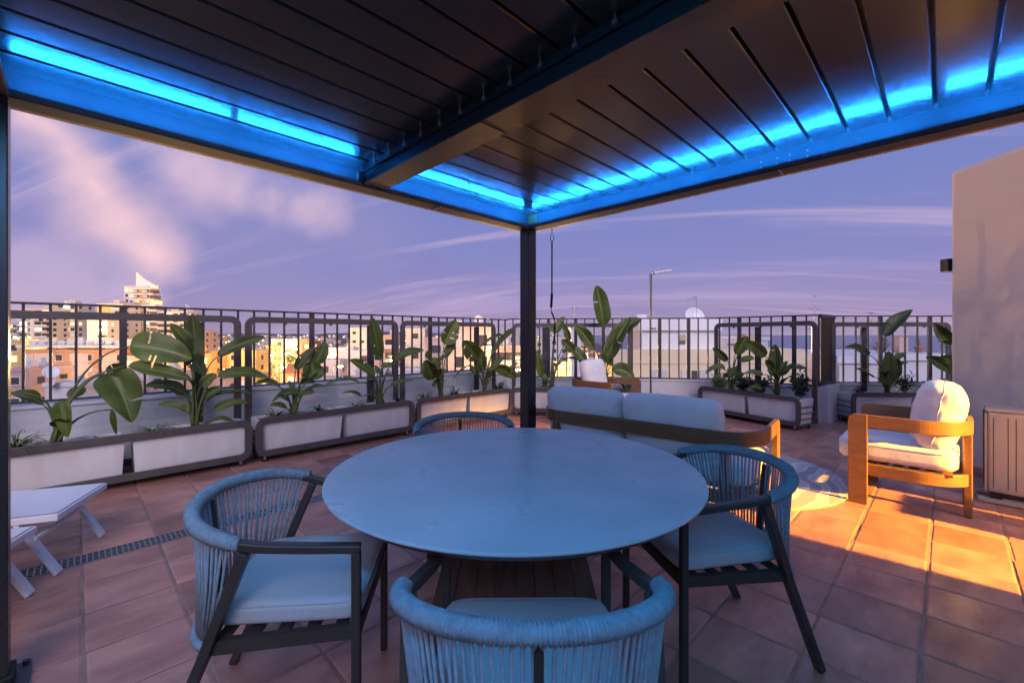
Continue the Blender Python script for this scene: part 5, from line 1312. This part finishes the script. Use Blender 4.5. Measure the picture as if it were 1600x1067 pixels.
# sofa: its back to the dining table
b_dir = Vector((.777, -.629)); a_dir = Vector((.629, .777)); SW, SD = 1.66, .70
SL = Vector((.205, 3.685)); cc = SL + b_dir * (SW / 2) + a_dir * (SD / 2)
lounge('lounge_sofa', 'teak two-seat sofa with grey white cushions, its back to the dining table', 'sofa', W(cc.x, cc.y), heading(a_dir.x, a_dir.y), SW, SD, seats=2,
       pillows=((-.43, -.215, .640, .66, .47, .25, .20, .03, 1, 'back_cushion', .010), (.26, -.205, .632, .70, .48, .25, .24, -.03, 2, 'back_cushion', .010)))
lounge('lounge_armchair', 'right teak armchair lit orange from the side, in front of the tall cream wall', 'armchair', W(3.32, 3.40) if False else Vector((4.30 + .36, .20, 0)), 0.0, .74, .64, r=.28,
       pillows=((.0, -.15, .70, .60, .49, .29, .16, .0, 4, 'back_cushion', .014),), group='teak armchairs')
lounge('lounge_armchair', 'far teak armchair with a pink lit cushion, behind the sofa near the corner post', 'armchair', Vector((5.20, 3.42, 0)), PI, .74, .72, r=.28,
       pillows=((.02, -.12, .735, .60, .44, .20, .18, .16, 5, 'back_cushion', .006),), group='teak armchairs')

# round rug under the lounge group
M_RUG = bpy.data.materials.new('leaf_pattern_rug'); M_RUG.use_nodes = True
def rug_nodes():
    nt = M_RUG.node_tree; N = nt.nodes.new; L = nt.links.new; b = nt.nodes['Principled BSDF']; b.inputs['Roughness'].default_value = .95
    tc = N('ShaderNodeTexCoord'); nz = N('ShaderNodeTexNoise'); nz.inputs['Scale'].default_value = 1.3; L(tc.outputs['Object'], nz.inputs['Vector'])
    mx = N('ShaderNodeMix'); mx.data_type = 'VECTOR'; mx.inputs[0].default_value = .38; L(tc.outputs['Object'], mx.inputs[4]); L(nz.outputs[1], mx.inputs[5])
    wv = N('ShaderNodeTexWave'); wv.wave_type = 'RINGS'; wv.inputs['Scale'].default_value = 3.2; wv.inputs['Distortion'].default_value = 3.5; wv.inputs['Detail'].default_value = 1.0; wv.inputs['Detail Scale'].default_value = .7
    L(mx.outputs[1], wv.inputs['Vector'])
    cr = N('ShaderNodeValToRGB'); cr.color_ramp.interpolation = 'CONSTANT'; e = cr.color_ramp.elements; e[0].position = 0; e[0].color = (.40, .37, .38, 1); e[1].position = .48; e[1].color = (.70, .66, .63, 1)
    k = e.new(.80); k.color = (.54, .50, .48, 1)
    L(wv.outputs[1], cr.inputs[0]); L(cr.outputs[0], b.inputs['Base Color'])
    n2 = N('ShaderNodeTexNoise'); n2.inputs['Scale'].default_value = 260; bp = N('ShaderNodeBump'); bp.inputs['Strength'].default_value = .5; bp.inputs['Distance'].default_value = .004; L(n2.outputs[0], bp.inputs['Height']); L(bp.outputs[0], b.inputs['Normal'])
rug_nodes()
rg = thing('round_rug', 'round grey and cream leaf pattern rug between the sofa and the armchairs', 'rug', W(2.02, 4.22, .003))
g = MB(); g.lathe([(0, .010), (.93, .010), (.985, .009), (.995, .005), (.995, 0)], 96); g.build('rug_pile', M_RUG, rg)
g = MB(); g.tube([(.996 * math.cos(t), .996 * math.sin(t), .005) for t in [2 * PI * i / 96 for i in range(96)]], .006, 6, closed=True); g.build('rug_edging', mat('rug_edge', (.45, .42, .38), .9), rg)

# ================================================================== outdoor shower, storage box
sh = thing('outdoor_shower', 'slim steel outdoor shower column with a flat head, in front of the railing', 'shower', W(2.11, 6.62))
d_ = 6.62; zt = EYE + (HOR - 428) / FPX * d_
hx_ = W(1, -.12).normalized()
MB().tube([(0, 0, 0), (0, 0, zt - .02), tuple(hx_ * .012 + Vector((0, 0, zt))), tuple(hx_ * .05 + Vector((0, 0, zt + .012)))], .021, 12).build('column', M_STEEL, sh, smooth=True)
MB().bar(tuple(hx_ * .04 + Vector((0, 0, zt + .012))), tuple(hx_ * .31 + Vector((0, 0, zt + .045))), .075, .022).build('shower_head', M_STEEL, sh, bevel=.006)
MB().tube([(0, 0, 1.40), tuple(hx_ * .075 + Vector((0, 0, 1.40)))], .016, 10).build('tap', M_STEEL, sh, smooth=True)
MB().lathe([(0, .02), (.07, .02), (.08, .001)], 24).build('foot_flange', M_STEEL, sh)
gb = thing('storage_box', 'small dark green box on the floor beside the planter right of the shower', 'box', W(2.47, 6.70), ang_of(1, -.1))
M_GREEN = mat('dark_green_plastic', (.012, .045, .035), .45)
MB().bx(-.16, .20, -.12, .12, 0, .30).build('box_body', M_GREEN, gb, bevel=.01); MB().bx(-.17, .21, -.13, .13, .301, .35).build('lid', M_GREEN, gb, bevel=.012)

# ================================================================== air conditioner
ac = thing('air_conditioner', 'beige outdoor air conditioner unit on floor rails at the right edge', 'air conditioner', (5.02, -.22, 0))
M_AC = mat('beige_metal_casing', (.40, .33, .28), .45, var=.05, vscale=3)
MB().bx(.02, .28, -.54, 0, .075, .70).build('casing', M_AC, ac, bevel=.018)
MB().bx(.018, .29, -.55, .006, .702, .728).build('lid', M_AC, ac, bevel=.010)
groove = MB().bx(.0185, .0195, -.002, .002, .11, .66).mesh('casing_groove', M_BLACK)
for k in (-.035, -.11, -.15, -.205): link('casing_groove', groove, ac, loc=(0, k, 0))
MB().bx(.012, .0195, -.50, -.225, .16, .62).build('access_panel', M_AC, ac, bevel=.004)
MB().bx(.004, .0118, -.44, -.27, .52, .57).build('panel_handle', mat('handle_beige', (.40, .33, .27), .5), ac, bevel=.004)
fin_me = MB().bx(-.002, .002, 0, .006, .10, .68).mesh('coil_fin', M_RAIL)
MB().bx(.03, .27, .001, .004, .10, .68).build('coil_back', M_BLACK, ac)
for k in range(22): link('coil_fin', fin_me, ac, loc=(.035 + .0105 * k, .004, 0))
for k in (.03, .27): MB().bx(k - .014, k + .014, -.001, .012, .08, .69).build('corner_guard', M_AC, ac)
for (x) in (.02, .24):
    MB().bx(x - .05, x + .04, -.60, .05, .004, .035).build('floor_rail', M_AC, ac, bevel=.005); MB().bx(x - .02, x + .02, -.08, -.02, .036, .074).build('rubber_foot', M_BLACK, ac); MB().bx(x - .02, x + .02, -.50, -.44, .036, .074).build('rubber_foot', M_BLACK, ac)

# ================================================================== white loungers at the left
def lounger(label, A, B, L_, leg_px, zt=.335):
    """A, B = far and near corner of the visible foot end, the bed runs away to the left"""
    A, B = Vector(A), Vector(B); e = (B - A); wd = e.length; ed = e.normalized(); run = Vector((ed.y, -ed.x))
    if run.x > 0: run = -run
    mid = (A + B) / 2; o = thing('sun_lounger', label, 'sun lounger', W(mid.x, mid.y), 0, 'white sun loungers by the planters')
    base = W(mid.x, mid.y)
    def pt(u, v, z): q = mid + ed * (u * wd) + run * v; return W(q.x, q.y, z) - base
    for s in (-.5, .5):
        MB().bar(pt(s, -.01, zt - .02), pt(s, L_, zt - .02), .024, .036).build('side_rail', M_WHITE, o, bevel=.004)
    MB().bar(pt(-.5, 0, zt - .02), pt(.5, 0, zt - .02), .024, .034).build('end_rail', M_WHITE, o, bevel=.004)
    g = MB(); n = 10
    for i in range(n + 1):
        for j in range(7):
            v = L_ * i / n; u = -.5 + j / 6; sag = -.018 * (1 - (2 * u) ** 2) * min(1, i / 2); g.v.append(tuple(pt(u * .99, v, zt + .003 + sag + (.03 * max(0, v - .35) if v > .35 else 0))))
    g.f = [(i * 7 + j, i * 7 + j + 1, (i + 1) * 7 + j + 1, (i + 1) * 7 + j) for i in range(n) for j in range(6)]; g.build('sling', M_SLING, o, smooth=True)
    for s in (-.46, .46):
        MB().sweep([pt(s, .17, zt - .03), pt(s, .0, .002)], [(-.010, -.027), (.010, -.027), (.010, .027), (-.010, .027)], W(ed.x, ed.y)).build('leg', M_WHITE, o, bevel=.003)
        MB().sweep([pt(s, L_ - .2, zt - .03), pt(s, L_ - .03, .002)], [(-.010, -.027), (.010, -.027), (.010, .027), (-.010, .027)], W(ed.x, ed.y)).build('leg', M_WHITE, o, bevel=.003)
    MB().bar(pt(-.46, .10, .20), pt(.46, .10, .20), .02, .02).build('cross_bar', M_WHITE, o)
lounger('white sling sun lounger with its foot end in front of the leftmost planter', (-2.66, 2.84), (-2.47, 2.36), 1.9, None)
lounger('nearer white sun lounger, only its foot end corner and legs beside the left post', (-2.42, 2.20), (-2.23, 1.70), 1.9, None)
